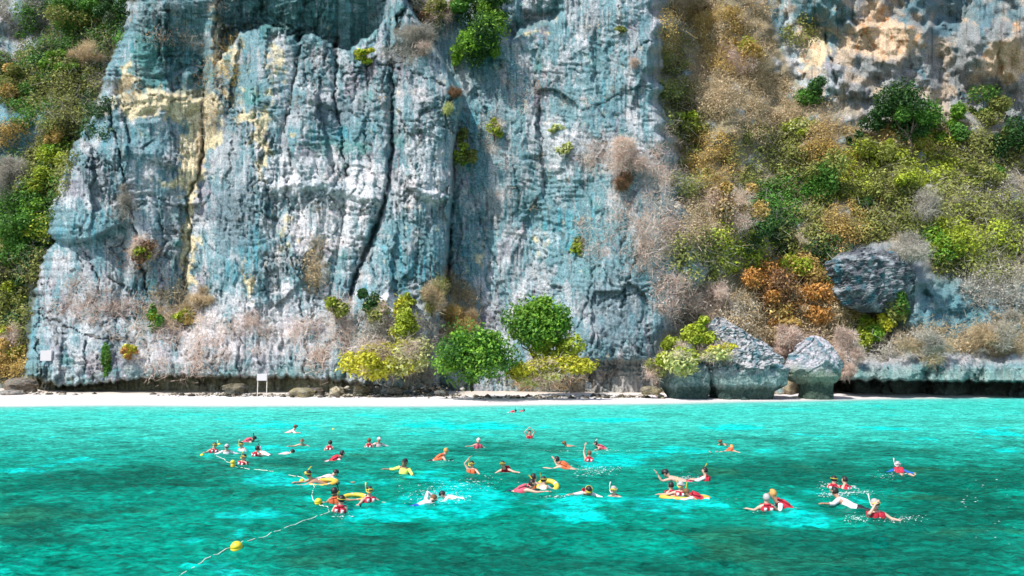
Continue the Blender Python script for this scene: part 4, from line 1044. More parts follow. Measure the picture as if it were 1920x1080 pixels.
boulder('boulder', [(592, 1352, 1366), (604, 1344, 1384), (620, 1340, 1408), (645, 1336, 1446), (670, 1333, 1470), (690, 1331, 1482), (706, 1331, 1485), (722, 1336, 1484), (735, 1348, 1462), (756, 1354, 1456)], 93.5, 0.75,
        'biggest grey seaside boulder with a fluted sloping top', 9, nr=190, nc=260, lowy=704, group=GBO, rib=0.55)
boulder('boulder', [(628, 1532, 1550), (640, 1520, 1562), (655, 1506, 1574), (675, 1494, 1584), (692, 1484, 1588), (706, 1486, 1588), (716, 1500, 1582), (722, 1512, 1574), (756, 1514, 1572)], 95, 0.8,
        'smooth pale cone-shaped boulder undercut by the sea', 17, lowy=698, group=GBO, rib=0.15, low=(0.16, 0.21, 0.12), pale=(0.58, 0.54, 0.58), rough=0.6)
boulder('boulder', [(460, 1628, 1650), (472, 1590, 1690), (488, 1567, 1712), (512, 1569, 1724), (532, 1582, 1730), (545, 1578, 1722), (558, 1596, 1712), (572, 1606, 1704), (584, 1640, 1680)], 104.5, 0.5, 'dark grey karst slab jutting out of the right slope', 23, lowy=900, group='rock slabs on the slope', rib=0.7,
        pale=(0.13, 0.14, 0.16), nr=110, nc=160)
GRK = 'rocks along the top of the beach'
for k_, (x, y, w, h, Yk, pal_, lab) in enumerate([
        (561, 735, 20, 8, 94, (0.32, 0.27, 0.15), 'olive brown rounded rock on the sand right of the signboard'),
        (440, 727, 17, 8, 96, (0.16, 0.14, 0.09), 'dark rock under the white block by the signboard'),
        (627, 732, 13, 8, 95, (0.42, 0.36, 0.24), 'pale rock between the two dark rubble heaps'),
        (672, 730, 16, 8, 95, (0.22, 0.18, 0.10), 'brown rock left of the shrub with white stems'),
        (590, 733, 14, 6, 96, (0.12, 0.10, 0.07), 'dark flat rock behind the olive brown rock'),
        (738, 730, 14, 6, 95, (0.15, 0.14, 0.10), 'dark jagged rock below the pale straggly shrub'),
        (828, 735, 9, 4, 91, (0.13, 0.12, 0.09), 'small dark stone on the sand left of the green bush'),
        (1104, 722, 8, 6, 95, (0.62, 0.58, 0.54), 'white stone right of the tangled roots'),
        (1222, 731, 14, 7, 94, (0.26, 0.22, 0.13), 'brown rock on the sand just left of the boulders'),
        (28, 722, 26, 14, 101, (0.22, 0.17, 0.12), 'brown rock heap at the left edge of the beach'),
        (10, 738, 22, 7, 97, (0.30, 0.27, 0.23), 'low grey rock at the far left of the beach')]):
    rk = boulder('beach_rock', [(y - h, x - w * .35, x + w * .3), (y - h * .6, x - w * .8, x + w * .75), (y, x - w, x + w), (y + h * .6, x - w * .9, x + w * .95), (y + h * 1.4, x - w * .8, x + w * .8)], Yk, 0.9, lab, 40 + k_ * 7,
                 nr=26, nc=36, cat='rock', group=GRK, rib=.25, pale=pal_, lowy=900, rough=0.75)
    cc_ = rk.data.attributes['Col']
    a_ = np.empty(len(cc_.data) * 4, dtype=np.float32); cc_.data.foreach_get('color', a_); a_ = a_.reshape(-1, 4)
    a_[:, :3] = 0.25 * a_[:, :3] + 0.75 * np.array(pal_); cc_.data.foreach_set('color', a_.ravel())

def rubble(seed=77):
    rg = np.random.default_rng(seed); parts = []
    ico = np.array([(0, 0, 1), (.9, 0, .1), (.28, .85, 0), (-.72, .52, .1), (-.72, -.52, 0), (.28, -.85, .1), (0, 0, -1)], float)
    tri = np.array([(0, 1, 2), (0, 2, 3), (0, 3, 4), (0, 4, 5), (0, 5, 1), (6, 2, 1), (6, 3, 2), (6, 4, 3), (6, 5, 4), (6, 1, 5)])
    zones = [(30, 728, 40, 12, 100, 90), (430, 734, 60, 6, 97, 130), (520, 737, 60, 4, 96, 90), (640, 733, 60, 7, 96, 170), (740, 730, 60, 9, 96, 200), (810, 722, 40, 14, 97, 160), (950, 732, 90, 5, 94, 120), (1060, 730, 70, 6, 95, 120),
             (1170, 728, 60, 5, 96, 150), (100, 742, 60, 3, 98, 20), (350, 740, 60, 3, 98, 40), (700, 722, 60, 10, 98, 120), (1590, 700, 300, 0.1, 99, 0)]
    for x, y, rx, ry, Y0, n in zones:
        for _ in range(n):
            px = x + rx * rg.normal() * .6; py = y + ry * rg.normal() * .6
            Yk = Y0 + rg.normal() * 1.2
            wx, wy, wz = at(px, py, Yk)
            gz = float(ground_z(np.array([wx]), np.array([wy]))[0][0])
            s = 0.10 + 0.32 * rg.random() ** 2.5
            P = ico * (1 + 0.25 * rg.normal(size=(7, 1))) * np.array([1.3, 1, .7]) * s
            P = P + np.array([wx, wy, max(gz, wz if abs(wz - gz) < 1.2 else gz) if y < 728 else gz + s * 0.2])
            c = np.array([(0.13, .11, .08), (0.30, .25, .17), (.42, .38, .30), (.07, .065, .05), (.56, .52, .48)][rg.integers(0, 5)])
            parts.append((P, tri, np.tile(c, (7, 1))))
    V, F, C_ = join(parts)
    tag(link('rubble', mesh_from('rubble', V, F, C_), MAT_ROCK), 'loose stones and coral rubble at the top of the beach', 'rubble', kind='stuff')
rubble()

# driftwood block, signboard and plaque
M_WHITE = plain('painted_white', (0.50, 0.48, 0.485), 0.6, 0.3, 0.05)
M_POST = plain('weathered_post', (0.55, 0.50, 0.44), 0.8, 0.1, 0.2, 6)

def box_mesh(name, sx, sy, sz, bev=0.01, cen=(0, 0, 0)):
    import bmesh
    bm = bmesh.new(); bmesh.ops.create_cube(bm, size=1.0)
    for v in bm.verts: v.co = Vector((v.co.x * sx + cen[0], v.co.y * sy + cen[1], v.co.z * sz + cen[2]))
    if bev: bmesh.ops.bevel(bm, geom=bm.edges[:], offset=bev, segments=2, affect='EDGES', profile=0.6)
    me = bpy.data.meshes.new(name); bm.to_mesh(me); bm.free(); return me
sx_, sy_, sz_ = at(490, 740, 93.0)
sg = bpy.data.objects.new('signboard', None); COL.objects.link(sg)
gz_ = float(ground_z(np.array([sx_]), np.array([93.0]))[0][0])
sg.location = (sx_, 93.0, gz_)
tag(sg, 'blank white signboard on two posts in front of the cliff foot', 'sign')
top = float(at(490, 701, 93.0)[2]) - gz_
link('board', box_mesh('board', 1.25, 0.06, 0.85, .02, (0, 0, top - 0.42)), M_WHITE, sg)
for xx in (-0.52, 0.62):
    link('post', box_mesh('post', 0.10, 0.09, top + 0.5, .015, (xx, 0.085, top / 2 - 0.25)), M_POST, sg)
Yp = float(depth_at(np.array([88]), np.array([667]))[0]) - 1.0
Yp = float(np.min(D[np.ix_(((np.array([78, 83, 88, 93, 98]) - pxs[0]) / STEP).astype(int) * 0 + ((np.array([658, 663, 667, 672, 677]) - pys[0]) / STEP).astype(int), ((np.array([78, 83, 88, 93, 98]) - pxs[0]) / STEP).astype(int))])) - 0.15
qx, qy, qz = at(88, 667, Yp)
pq = link('plaque', box_mesh('plaque', 1.5, 0.5, 1.4, .02), M_WHITE, loc=(qx, qy, qz))
tag(pq, 'blank white square plaque fixed low on the left corner of the cliff', 'plaque')

# ---------------------------------------------------------------- swimmers
SK = plain('skin_light', (0.54, 0.34, 0.25), 0.45, 0.4, 0.06)
SKT = plain('skin_tan', (0.40, 0.22, 0.14), 0.45, 0.4, 0.06)
SKD = plain('skin_brown', (0.26, 0.14, 0.08), 0.45, 0.4, 0.06)
RED = plain('jacket_red', (0.44, 0.020, 0.04), 0.6, 0.3, 0.12)
ORG = plain('jacket_orange', (0.56, 0.12, 0.04), 0.6, 0.3, 0.12)
PNK = plain('jacket_faded_pink', (0.52, 0.08, 0.12), 0.6, 0.3, 0.12)
WHT = plain('white_cloth', (0.64, 0.60, 0.61), 0.7, 0.2, 0.08)
LPK = plain('pale_pink_cloth', (0.62, 0.46, 0.46), 0.7, 0.2, 0.08)
BLK = plain('black_cloth', (0.015, 0.015, 0.02), 0.6, 0.3, 0.2)
YEL = plain('yellow_plastic', (0.62, 0.48, 0.05), 0.4, 0.4, 0.06)
YLS = plain('yellow_shirt_cloth', (0.70, 0.74, 0.16), 0.7, 0.2, 0.08)
BLU = plain('blue_cloth', (0.01, 0.10, 0.42), 0.6, 0.3, 0.1)
HBL = plain('hair_black', (0.018, 0.014, 0.013), 0.5, 0.4, 0.3, 60)
HBR = plain('hair_brown', (0.16, 0.075, 0.03), 0.6, 0.3, 0.3, 60)
HGO = plain('hair_ginger', (0.50, 0.27, 0.07), 0.6, 0.3, 0.2, 60)
HGR = plain('hair_grey', (0.36, 0.34, 0.33), 0.7, 0.2, 0.2, 60)
GLS = plain('mask_glass', (0.05, 0.09, 0.10), 0.08, 0.6, 0.0)
ORR = plain('ring_orange_yellow', (0.66, 0.40, 0.05), 0.4, 0.4, 0.06)
NAVY = plain('navy_cloth', (0.01, 0.02, 0.08), 0.6, 0.3, 0.1)
BUOY = plain('buoy_yellow', (0.68, 0.53, 0.03), 0.45, 0.4, 0.08)
ROPE = plain('rope_white', (0.72, 0.72, 0.62), 0.8, 0.1, 0.15, 30)

def pose_upright(a=0.0, arms='side', lean=0.0):
    P = dict(pelvis=(0, 0.03, -0.42), belly=(0, 0.01, -0.20), chest=(0, 0, 0.0), neck=(0, 0.0, 0.19), headb=(0, 0.015, 0.27), head=(0, 0.02, 0.36), crown=(0, 0.015, 0.45))
    for s, n in ((-1, 'L'), (1, 'R')):
        P['sh' + n] = (0.165 * s, 0, 0.125)
        P['hip' + n] = (0.09 * s, 0.03, -0.47); P['kn' + n] = (0.13 * s, 0.18, -0.88); P['an' + n] = (0.13 * s, -0.05, -1.28); P['ft' + n] = (0.14 * s, 0.10, -1.38)
    arm = {'side': ((0.34, 0.10, -0.03), (0.46, 0.32, -0.04)), 'wide': ((0.40, 0.03, 0.02), (0.66, 0.06, 0.0)), 'up': ((0.30, 0.06, 0.38), (0.10, 0.08, 0.58)),
           'down': ((0.25, -0.03, -0.15), (0.28, 0.16, -0.30)), 'front': ((0.22, 0.24, 0.0), (0.12, 0.46, 0.02)), 'mask': ((0.27, 0.20, 0.16), (0.09, 0.17, 0.36)), 'high': ((0.24, 0.10, 0.38), (0.20, 0.06, 0.66))}
    al, ar = arms if isinstance(arms, tuple) else (arms, arms)
    for s, n, k in ((-1, 'L', al), (1, 'R', ar)):
        e, h = arm[k]
        P['el' + n] = (e[0] * s, e[1], e[2]); P['ha' + n] = (h[0] * s, h[1], h[2])
    P['_f'] = (0, 1, 0.05); P['_u'] = (0, 0, 1)
    return P

def pose_prone(lift=0.1, arms='front', bend=0.0, kick=0.0):
    P = dict(pelvis=(0, -0.50, -0.03), belly=(0, -0.28, 0.0), chest=(0, -0.07, 0.03 + lift * .2), neck=(0, 0.12, 0.06 + lift * .6), headb=(0, 0.18, 0.08 + lift * .85), head=(0, 0.23, 0.12 + lift), crown=(0, 0.26 - lift * .2, 0.17 + lift * 1.2))
    for s, n in ((-1, 'L'), (1, 'R')):
        P['sh' + n] = (0.16 * s, 0.05, 0.04 + lift * .4)
        P['hip' + n] = (0.09 * s, -0.55, -0.03); P['kn' + n] = (0.12 * s, -0.93, -0.04 + kick * (s > 0)); P['an' + n] = (0.13 * s, -1.32, 0.0 + kick * .5 * s); P['ft' + n] = (0.14 * s, -1.48, 0.03 + kick * .5 * s)
    arm = {'front': ((0.22, 0.32, 0.02), (0.16, 0.58, 0.03)), 'wide': ((0.42, 0.10, 0.02), (0.62, 0.26, 0.01)), 'back': ((0.26, -0.20, 0.02), (0.25, -0.46, 0.0)), 'wave': ((0.32, 0.30, 0.02), (0.36, 0.42, 0.22)),
           'over': ((0.28, 0.22, 0.30), (0.14, 0.44, 0.10)), 'low': ((0.30, 0.12, -0.06), (0.30, 0.34, -0.12))}
    al, ar = arms if isinstance(arms, tuple) else (arms, arms)
    for s, n, k in ((-1, 'L', al), (1, 'R', ar)):
        e, h = arm[k]
        P['el' + n] = (e[0] * s, e[1], e[2]); P['ha' + n] = (h[0] * s, h[1], h[2])
    if lift > 0.12:
        P['_f'] = (0, 1, 0.1); P['_u'] = (0, -0.15, 1)
    else:
        P['_f'] = (0, 0.45, -1); P['_u'] = (0, 1, 0.35)
    return P

def pose_recline(arms='wide', lift=0.0):
    """lying back, facing along +y, legs floating forward"""
    P = dict(pelvis=(0, 0.30, -0.10), belly=(0, 0.12, -0.06), chest=(0, -0.04, 0.04), neck=(0, -0.12, 0.20 + lift), headb=(0, -0.12, 0.28 + lift), head=(0, -0.11, 0.36 + lift), crown=(0, -0.12, 0.45 + lift))
    for s, n in ((-1, 'L'), (1, 'R')):
        P['sh' + n] = (0.165 * s, -0.10, 0.13 + lift * .6)
        P['hip' + n] = (0.09 * s, 0.34, -0.08); P['kn' + n] = (0.17 * s, 0.74, 0.03); P['an' + n] = (0.20 * s, 1.12, -0.02); P['ft' + n] = (0.24 * s, 1.22, 0.08)
    e, h = {'wide': ((0.42, 0.0, 0.03), (0.66, 0.10, 0.02)), 'lap': ((0.30, 0.10, 0.02), (0.12, 0.26, 0.06)), 'up': ((0.30, 0.0, 0.36), (0.12, 0.02, 0.54))}[arms]
    for s, n in ((-1, 'L'), (1, 'R')):
        P['el' + n] = (e[0] * s, e[1], e[2]); P['ha' + n] = (h[0] * s, h[1], h[2])
    P['_f'] = (0, 1, 0.1); P['_u'] = (0, 0, 1)
    return P

RAD = dict(pelvis=.135, belly=.125, chest=.15, neck=.058, headb=.085, head=.108, crown=.07, sh=.062, el=.043, ha=.026, hip=.088, kn=.058, an=.036, ft=.03)
def skin_mesh(P, sc):
    """one continuous body surface grown from the joints with a Skin modifier"""
    names = [k for k in P if not k.startswith('_')]
    co, rad, idx = [], [], {}
    for k in names:
        idx[k] = len(co); co.append(Vector(P[k]) * sc)
        rad.append(RAD.get(k, RAD.get(k[:2], .05)) * sc)
    E = [('pelvis', 'belly'), ('belly', 'chest'), ('chest', 'neck'), ('neck', 'headb'), ('headb', 'head'), ('head', 'crown')]
    for n in 'LR':
        E += [('chest', 'sh' + n), ('sh' + n, 'el' + n), ('el' + n, 'ha' + n), ('pelvis', 'hip' + n), ('hip' + n, 'kn' + n), ('kn' + n, 'an' + n), ('an' + n, 'ft' + n)]
    E = [(idx[a], idx[b]) for a, b in E]
    for n, s in (('L', -1), ('R', 1)):                      # palm, four fingers and a thumb
        w = co[idx['ha' + n]]; dr = (w - co[idx['el' + n]]).normalized()
        side = dr.cross(Vector((0, 0, 1)))
        if side.length < .2: side = Vector((1, 0, 0))
        side.normalize(); dn = side.cross(dr).normalized()
        pm = len(co); co.append(w + dr * .075 * sc); rad.append(.036 * sc); E.append((idx['ha' + n], pm))
        for j, (o, ln) in enumerate(((-.033, .066), (-.011, .082), (.011, .080), (.033, .062))):
            a = len(co); co.append(co[pm] + (dr * .035 + side * o) * sc); rad.append(.011 * sc); E.append((pm, a))
            b = len(co); co.append(co[a] + (dr * ln - dn * .02) * sc); rad.append(.008 * sc); E.append((a, b))
        a = len(co); co.append(w + (dr * .055 + side * .05 * s) * sc); rad.append(.012 * sc); E.append((pm, a))
        b = len(co); co.append(co[a] + (dr * .04 + side * .018 * s) * sc); rad.append(.009 * sc); E.append((a, b))
    me = bpy.data.meshes.new('body'); me.from_pydata([tuple(c) for c in co], E, [])
    o = bpy.data.objects.new('body', me); COL.objects.link(o)
    o.modifiers.new('s', 'SKIN').use_smooth_shade = True
    sv = me.skin_vertices[0].data
    for i, r_ in enumerate(rad):
        sv[i].radius = (r_, r_); sv[i].use_root = (i == 0)
    for k, (wx, wy) in (('chest', (1.15, .85)), ('belly', (1.05, .85)), ('pelvis', (1.1, .9))):
        sv[idx[k]].radius = (RAD[k] * sc * wx, RAD[k] * sc * wy)
    ss = o.modifiers.new('u', 'SUBSURF'); ss.levels = 1; ss.render_levels = 1
    return o

def ellipsoid(cen, ax, u, f, sc=(1, 1, 1), ns=14, nr=10, keep=None):
    u = unit(np.array(u, float)); f = np.array(f, float); f = unit(f - u * f.dot(u)); r = np.cross(f, u)
    th = np.linspace(0.02, math.pi - 0.02, nr); ph = np.linspace(0, 2 * math.pi, ns, endpoint=False)
    T, PH = np.meshgrid(th, ph, indexing='ij')
    loc = np.stack([np.sin(T) * np.cos(PH) * ax[0], np.sin(T) * np.sin(PH) * ax[1], np.cos(T) * ax[2]], -1).reshape(-1, 3)
    if keep: loc = keep(loc)
    V = np.array(cen) + loc[:, :1] * r + loc[:, 1:2] * f + loc[:, 2:3] * u
    i = np.arange(nr * ns).reshape(nr, ns); j = np.roll(i, -1, 1)
    F = np.stack([i[:-1].ravel(), i[1:].ravel(), j[1:].ravel(), j[:-1].ravel()], 1)
    return V, [F, i[0][None], i[-1][::-1][None]]

def obj_np(name, V, F, mat, parent, smooth=True):
    return link(name, mesh_from(name, V, F, smooth=smooth), mat, parent)

def loft(path, widths, depths, right, ns=14, pw=2.8):
    """rounded-box loft along a path, width along the given right vector"""
    path = np.array(path, float); tg = unit(np.gradient(path, axis=0)); r = unit(np.array(right, float))
    an = np.linspace(0, 2 * math.pi, ns, endpoint=False); c, s = np.cos(an), np.sin(an)
    q = 1 / (np.abs(c) ** pw + np.abs(s) ** pw) ** (1 / pw)
    V = []
    for p, t_, w, d in zip(path, tg, widths, depths):
        b = unit(np.cross(t_, r))
        V.append(p + np.outer(c * q * w, r) + np.outer(s * q * d, b))
    V = np.concatenate(V); n = len(path)
    i = np.arange(n * ns).reshape(n, ns); j = np.roll(i, -1, 1)
    F = np.stack([i[:-1].ravel(), i[1:].ravel(), j[1:].ravel(), j[:-1].ravel()], 1)
    return V, [F, i[0][::-1][None], i[-1][None]]

def vest(P, sc, root, mat, print_=True, size=1.0):
    ch, be, ne = (np.array(P[k]) * sc for k in ('chest', 'belly', 'neck'))
    up = unit(ne - be); r = np.array([1.0, 0, 0]); n = unit(np.cross(up, r))   # n: chest side
    if n @ np.array(P['_f']) < 0 and abs(up[2]) > .5: n = -n
    path = [be - up * .02 * sc, be + up * .08 * sc, ch, ch + up * .10 * sc, ne - up * .045 * sc]
    V, F = loft(path, [w * sc * size for w in (.165, .185, .195, .19, .12)], [d * sc * size for d in (.12, .135, .14, .125, .08)], r, 16)
    j = obj_np('life_jacket', V, F, mat, root)
    # shoulder pads, back pads, front pads
    for sgn in (-1, 1):
        for nm, dirn in (('back_pad', -n), ('front_pad', n)):
            c0 = ch + up * .035 * sc + r * .092 * sc * sgn + dirn * .135 * sc * size
            V, F = loft([c0 - up * .13 * sc, c0 - up * .11 * sc, c0 + up * .11 * sc, c0 + up * .13 * sc], [.06 * sc, .082 * sc, .082 * sc, .06 * sc], [.02 * sc, .036 * sc, .036 * sc, .02 * sc], r, 12, 4)
            pd = obj_np(nm, V, F, mat, j)
            if print_:
                c1 = c0 + dirn * .0385 * sc + up * .02 * sc
                q = [c1 + r * a * sc + up * b * sc + dirn * .0 for a, b in ((-.045, -.055), (.045, -.055), (.045, .055), (-.045, .055))]
                q += [p + dirn * .004 * sc for p in q]
                V = np.array(q); Fq = np.array([(4, 5, 6, 7), (0, 1, 5, 4), (1, 2, 6, 5), (2, 3, 7, 6), (3, 0, 4, 7), (3, 2, 1, 0)])
                pr = link('print_patch', mesh_from('print_patch', V, Fq), WHT, j)
    # collar
    an = np.linspace(math.pi * .15, math.pi * .85, 9)
    f = -n
    pts = [ne - up * .01 * sc + (r * math.cos(a) * .10 + f * math.sin(a) * .085) * sc for a in an]
    V, F = tube_geo(pts, [.034 * sc] * 9, 7)
    obj_np('collar', V, F, mat, j)
    return j

def swimmer(px, py, head, P, label, skin=SK, jacket=None, shirt=None, hair=HBL, shorts=None, snorkel=None, mask=None, cap=None, sc=1.0, long_hair=False, dz=0.0, print_=True, side=1, roll=0.0, fins=None):
    x, y = on_water(px, py)
    root = bpy.data.objects.new('person', None); root.empty_display_size = .3
    root.location = (x, y, dz + (0.05 if P['pelvis'][2] < -.3 else 0.0)); root.rotation_euler = (0.10 * math.sin(px * 1.7) if P['pelvis'][2] < -.3 else 0.05 + 0.02 * math.sin(px), roll + 0.14 * math.sin(px * 2.3 + py), math.radians(head + 14 * math.sin(px + py))); COL.objects.link(root)
    tag(root, label, 'person', 'people snorkelling and swimming off the beach')
    body = skin_mesh(P, sc); body.parent = root; body['_skin'] = skin.name
    PENDING.append((body, skin, P, sc))
    H = np.array(P['head']) * sc; u = np.array(P['_u'], float); f = np.array(P['_f'], float)
    u = unit(u); f = unit(f - u * f.dot(u)); r = np.cross(f, u)
    hm = cap or hair
    if hm is not None:
        def cut(l):
            l = l.copy(); a = l / (np.linalg.norm(l, axis=1, keepdims=True) + 1e-9)
            face = (a[:, 1] > 0.30) & (a[:, 2] < 0.55)
            l[face] *= 0.72
            low = a[:, 2] < -0.55
            l[low & ~face] *= (1.0 if long_hair else 0.8)
            return l
        c = H + u * .012 * sc - f * .008 * sc
        ax = (.112 * sc, .122 * sc, .128 * sc)
        V, F = ellipsoid(c, ax, u, f, keep=cut)
        obj_np('cap' if cap else 'hair', V, F, hm, root)
        if cap:
            V, F = ellipsoid(c + f * .11 * sc + u * .03 * sc, (.075 * sc, .07 * sc, .010 * sc), u, f, ns=10, nr=6)
            obj_np('cap_brim', V, F, hm, root)
        if long_hair:
            V, F = loft([c - f * .06 * sc, c - f * .09 * sc - u * .12 * sc, c - f * .08 * sc - u * .24 * sc], [.09 * sc, .08 * sc, .04 * sc], [.05 * sc, .04 * sc, .02 * sc], r, 10)
            obj_np('ponytail', V, F, hair, root)
    if mask is not None:
        mk = H + f * .098 * sc + u * .022 * sc
        V, F = loft([mk - f * .03 * sc, mk + f * .012 * sc, mk + f * .022 * sc], [.075 * sc, .078 * sc, .066 * sc], [.045 * sc, .047 * sc, .038 * sc], r, 12, 3.5)
        m_ = obj_np('diving_mask', V, F, mask, root)
        V, F = loft([mk + f * .0225 * sc, mk + f * .027 * sc], [.06 * sc, .056 * sc], [.033 * sc, .03 * sc], r, 12, 3.5)
        obj_np('mask_glass', V, F, GLS, m_)
        an = np.linspace(0, 2 * math.pi, 17)
        pts = [H + u * .03 * sc + (r * math.cos(a) * .124 + f * math.sin(a) * .128) * sc for a in an]
        V, F = tube_geo(pts, [.012 * sc] * 17, 5)
        obj_np('mask_strap', V, F, mask, m_)
    if snorkel is not None:
        up = np.array([0, 0, 1.0]) if u[2] < .5 else u
        base = H + f * .10 * sc - u * .05 * sc
        s0 = r * .125 * sc * side
        pts = [base, base + s0 * .6 - u * .02 * sc, H + s0 + f * .03 * sc - u * .02 * sc, H + s0 * 1.05 + up * .13 * sc - f * .01 * sc, H + s0 * 1.0 + up * .20 * sc - f * .05 * sc, H + s0 * .9 + up * .25 * sc - f * .08 * sc]
        V, F = tube_geo(pts, np.array([.014, .017, .019, .019, .019, .022]) * sc, 8)
        obj_np('snorkel', V, F, snorkel, root)
    if jacket is not None:
        vest(P, sc, root, jacket, print_)
    if shirt is not None:
        ch, be, pe, ne = (np.array(P[k]) * sc for k in ('chest', 'belly', 'pelvis', 'neck'))
        up = unit(ne - be)
        V, F = loft([pe, be, ch, ch + up * .10 * sc, ne - up * .03 * sc], [.15 * sc, .155 * sc, .18 * sc, .175 * sc, .08 * sc], [.115 * sc, .115 * sc, .125 * sc, .105 * sc, .06 * sc], (1, 0, 0), 16, 2.4)
        s_ = obj_np('shirt', V, F, shirt, root)
        for n in 'LR':
            a, b, h = (np.array(P[k + n]) * sc for k in ('sh', 'el', 'ha'))
            V, F = tube_geo([a, a + (b - a) * .5, b, b + (h - b) * .5], np.array([.074, .064, .056, .048]) * sc, 9)
            obj_np('sleeve', V, F, shirt, s_)
    if shorts is not None:
        be, pe = (np.array(P[k]) * sc for k in ('belly', 'pelvis'))
        V, F = loft([be + (pe - be) * .55, pe, pe + (pe - be) * .35], [.145 * sc, .165 * sc, .16 * sc], [.115 * sc, .125 * sc, .11 * sc], (1, 0, 0), 14, 2.4)
        s_ = obj_np('shorts', V, F, shorts, root)
        for n in 'LR':
            a, b = (np.array(P[k + n]) * sc for k in ('hip', 'kn'))
            V, F = tube_geo([a - (b - a) * .1, a + (b - a) * .4, a + (b - a) * .72], np.array([.10, .092, .082]) * sc, 9)
            obj_np('shorts_leg', V, F, shorts, s_)
    if fins is not None:
        for n in 'LR':
            a, b = (np.array(P[k + n]) * sc for k in ('an', 'ft'))
            d = unit(b - a)
            V, F = loft([a, b, b + d * .18 * sc, b + d * .38 * sc], [.05 * sc, .06 * sc, .09 * sc, .11 * sc], [.04 * sc, .03 * sc, .012 * sc, .006 * sc], (1, 0, 0), 10, 3)
            obj_np('fin', V, F, fins, root)
    return root

PENDING = []
U, PR, RC = pose_upright, pose_prone, pose_recline
# heading: 0 faces the cliff, 180 faces the boat, 90 faces left, -90 faces right
# left cluster by the far buoys
swimmer(400, 850, 215, U(arms='side'), 'person in red jacket tangled in yellow snorkel next to the leftmost yellow buoys', jacket=RED, hair=HBL, snorkel=YEL, mask=YEL, side=-1)
swimmer(424, 853, 190, U(arms='wide'), 'person in white shirt and pale cap, arms spread, right of the leftmost snorkeller', shirt=WHT, cap=WHT, hair=None, mask=BLK)
swimmer(454, 848, 150, U(arms='down'), 'person in white shirt with black mask and yellow strap behind the double buoy', shirt=WHT, hair=HBL, mask=YEL, snorkel=YEL)
swimmer(468, 829, -80, PR(.06, 'low'), 'floating swimmer in pink jacket with dark snorkel, pale fins to the left', jacket=PNK, hair=HBL, snorkel=BLK, fins=WHT, print_=False, sc=1.1)
swimmer(547, 813, -70, PR(.24, 'wide'), 'swimmer in black shorts with dark hair held high, farthest of the left group', shorts=BLK, hair=HBR, mask=BLK, shirt=LPK, sc=1.15)
swimmer(567, 838, 190, PR(.20, 'wide'), 'bare swimmer with outstretched arms facing the boat behind the hunched white back', hair=HBR, skin=SK)
swimmer(539, 853, -60, PR(.02, 'low'), 'hunched swimmer showing only a pale pink back', shirt=LPK, hair=HBL)
swimmer(617, 845, 15, U(arms='down'), 'lone upright person in red jacket right of the left group', jacket=RED, hair=HBL, shorts=NAVY)
swimmer(480, 857, -20, U(arms='front'), 'person in red jacket seen from behind beside a white cap, right of the double buoy', jacket=RED, hair=HBL, snorkel=BLK)
swimmer(492, 853, 60, PR(.18, 'low'), 'person in white cap leaning on the red jacket right of the double buoy', cap=WHT, hair=None, shirt=WHT)
swimmer(455, 874, 160, U(arms='down'), 'person in red jacket with yellow mask straps nearest the double buoy', jacket=RED, hair=HBL, mask=YEL, snorkel=YEL)
swimmer(632, 866, -75, PR(.22, 'wide'), 'swimmer in pale shirt and red vest, legs trailing left, above the yellow ring', jacket=RED, shirt=LPK, hair=HBL, print_=False, sc=1.1)
swimmer(692, 840, 10, U(arms='down'), 'left one of the red-jacket pair in the middle distance, brown hair', jacket=RED, hair=HBR)
swimmer(709, 838, 200, U(arms='wide'), 'right one of the pair in the middle distance, with white cap', shirt=LPK, cap=WHT, hair=None, skin=SKT)
swimmer(757, 890, 165, U(arms=('side', 'wide')), 'man in yellow shirt and black cap standing chest-deep', shirt=YLS, hair=None, cap=BLK, skin=SKD, dz=.08, sc=1.1)
swimmer(828, 864, -85, PR(.28, 'low'), 'swimmer in orange jacket and black shorts with one foot up behind', jacket=ORG, shorts=BLK, hair=HGO, print_=False, sc=1.1)
swimmer(896, 840, 200, U(arms=('side', 'wide')), 'far person in pink red jacket with pointed white hat', jacket=PNK, cap=WHT, hair=None, print_=False)
swimmer(993, 823, 180, U(arms='up'), 'far person with both arms joined over the head', jacket=RED, hair=HBL, print_=False)
swimmer(962, 774, -90, PR(.05, 'low'), 'farthest swimmer on the left near the shore with dark snorkel', jacket=PNK, shorts=WHT, hair=HBL, snorkel=BLK, print_=False)
swimmer(979, 773, -90, PR(.08, 'low'), 'farthest swimmer on the right near the shore', jacket=PNK, hair=HBL, snorkel=BLK, print_=False, sc=.85)
swimmer(1066, 839, 80, PR(.10, 'low'), 'small far swimmer with only head and wake showing', hair=HBR, skin=SKT)
swimmer(1124, 842, 100, PR(.16, 'wide'), 'far swimmer with white upright snorkel', hair=HBL, snorkel=WHT, jacket=PNK, print_=False)
swimmer(885, 889, 150, U(arms=('side', 'up')), 'person with yellow mask lifting one bent arm, beside the dark haired swimmer', hair=HBL, mask=YEL, snorkel=YEL, jacket=ORG, print_=False)
swimmer(948, 887, 155, PR(.26, 'wide'), 'dark haired swimmer with yellow mask and red top, arms spread in the middle', hair=HBL, mask=YEL, jacket=RED, print_=False)
swimmer(1054, 879, 82, PR(.24, ('front', 'wave')), 'swimmer in orange top with black hair, one hand raised ahead, legs splashing', hair=HBL, jacket=ORG, print_=False, sc=1.1)
swimmer(1104, 867, 20, U(arms=('high', 'down')), 'person in red jacket arching one bare arm over the water', jacket=RED, hair=HBR)
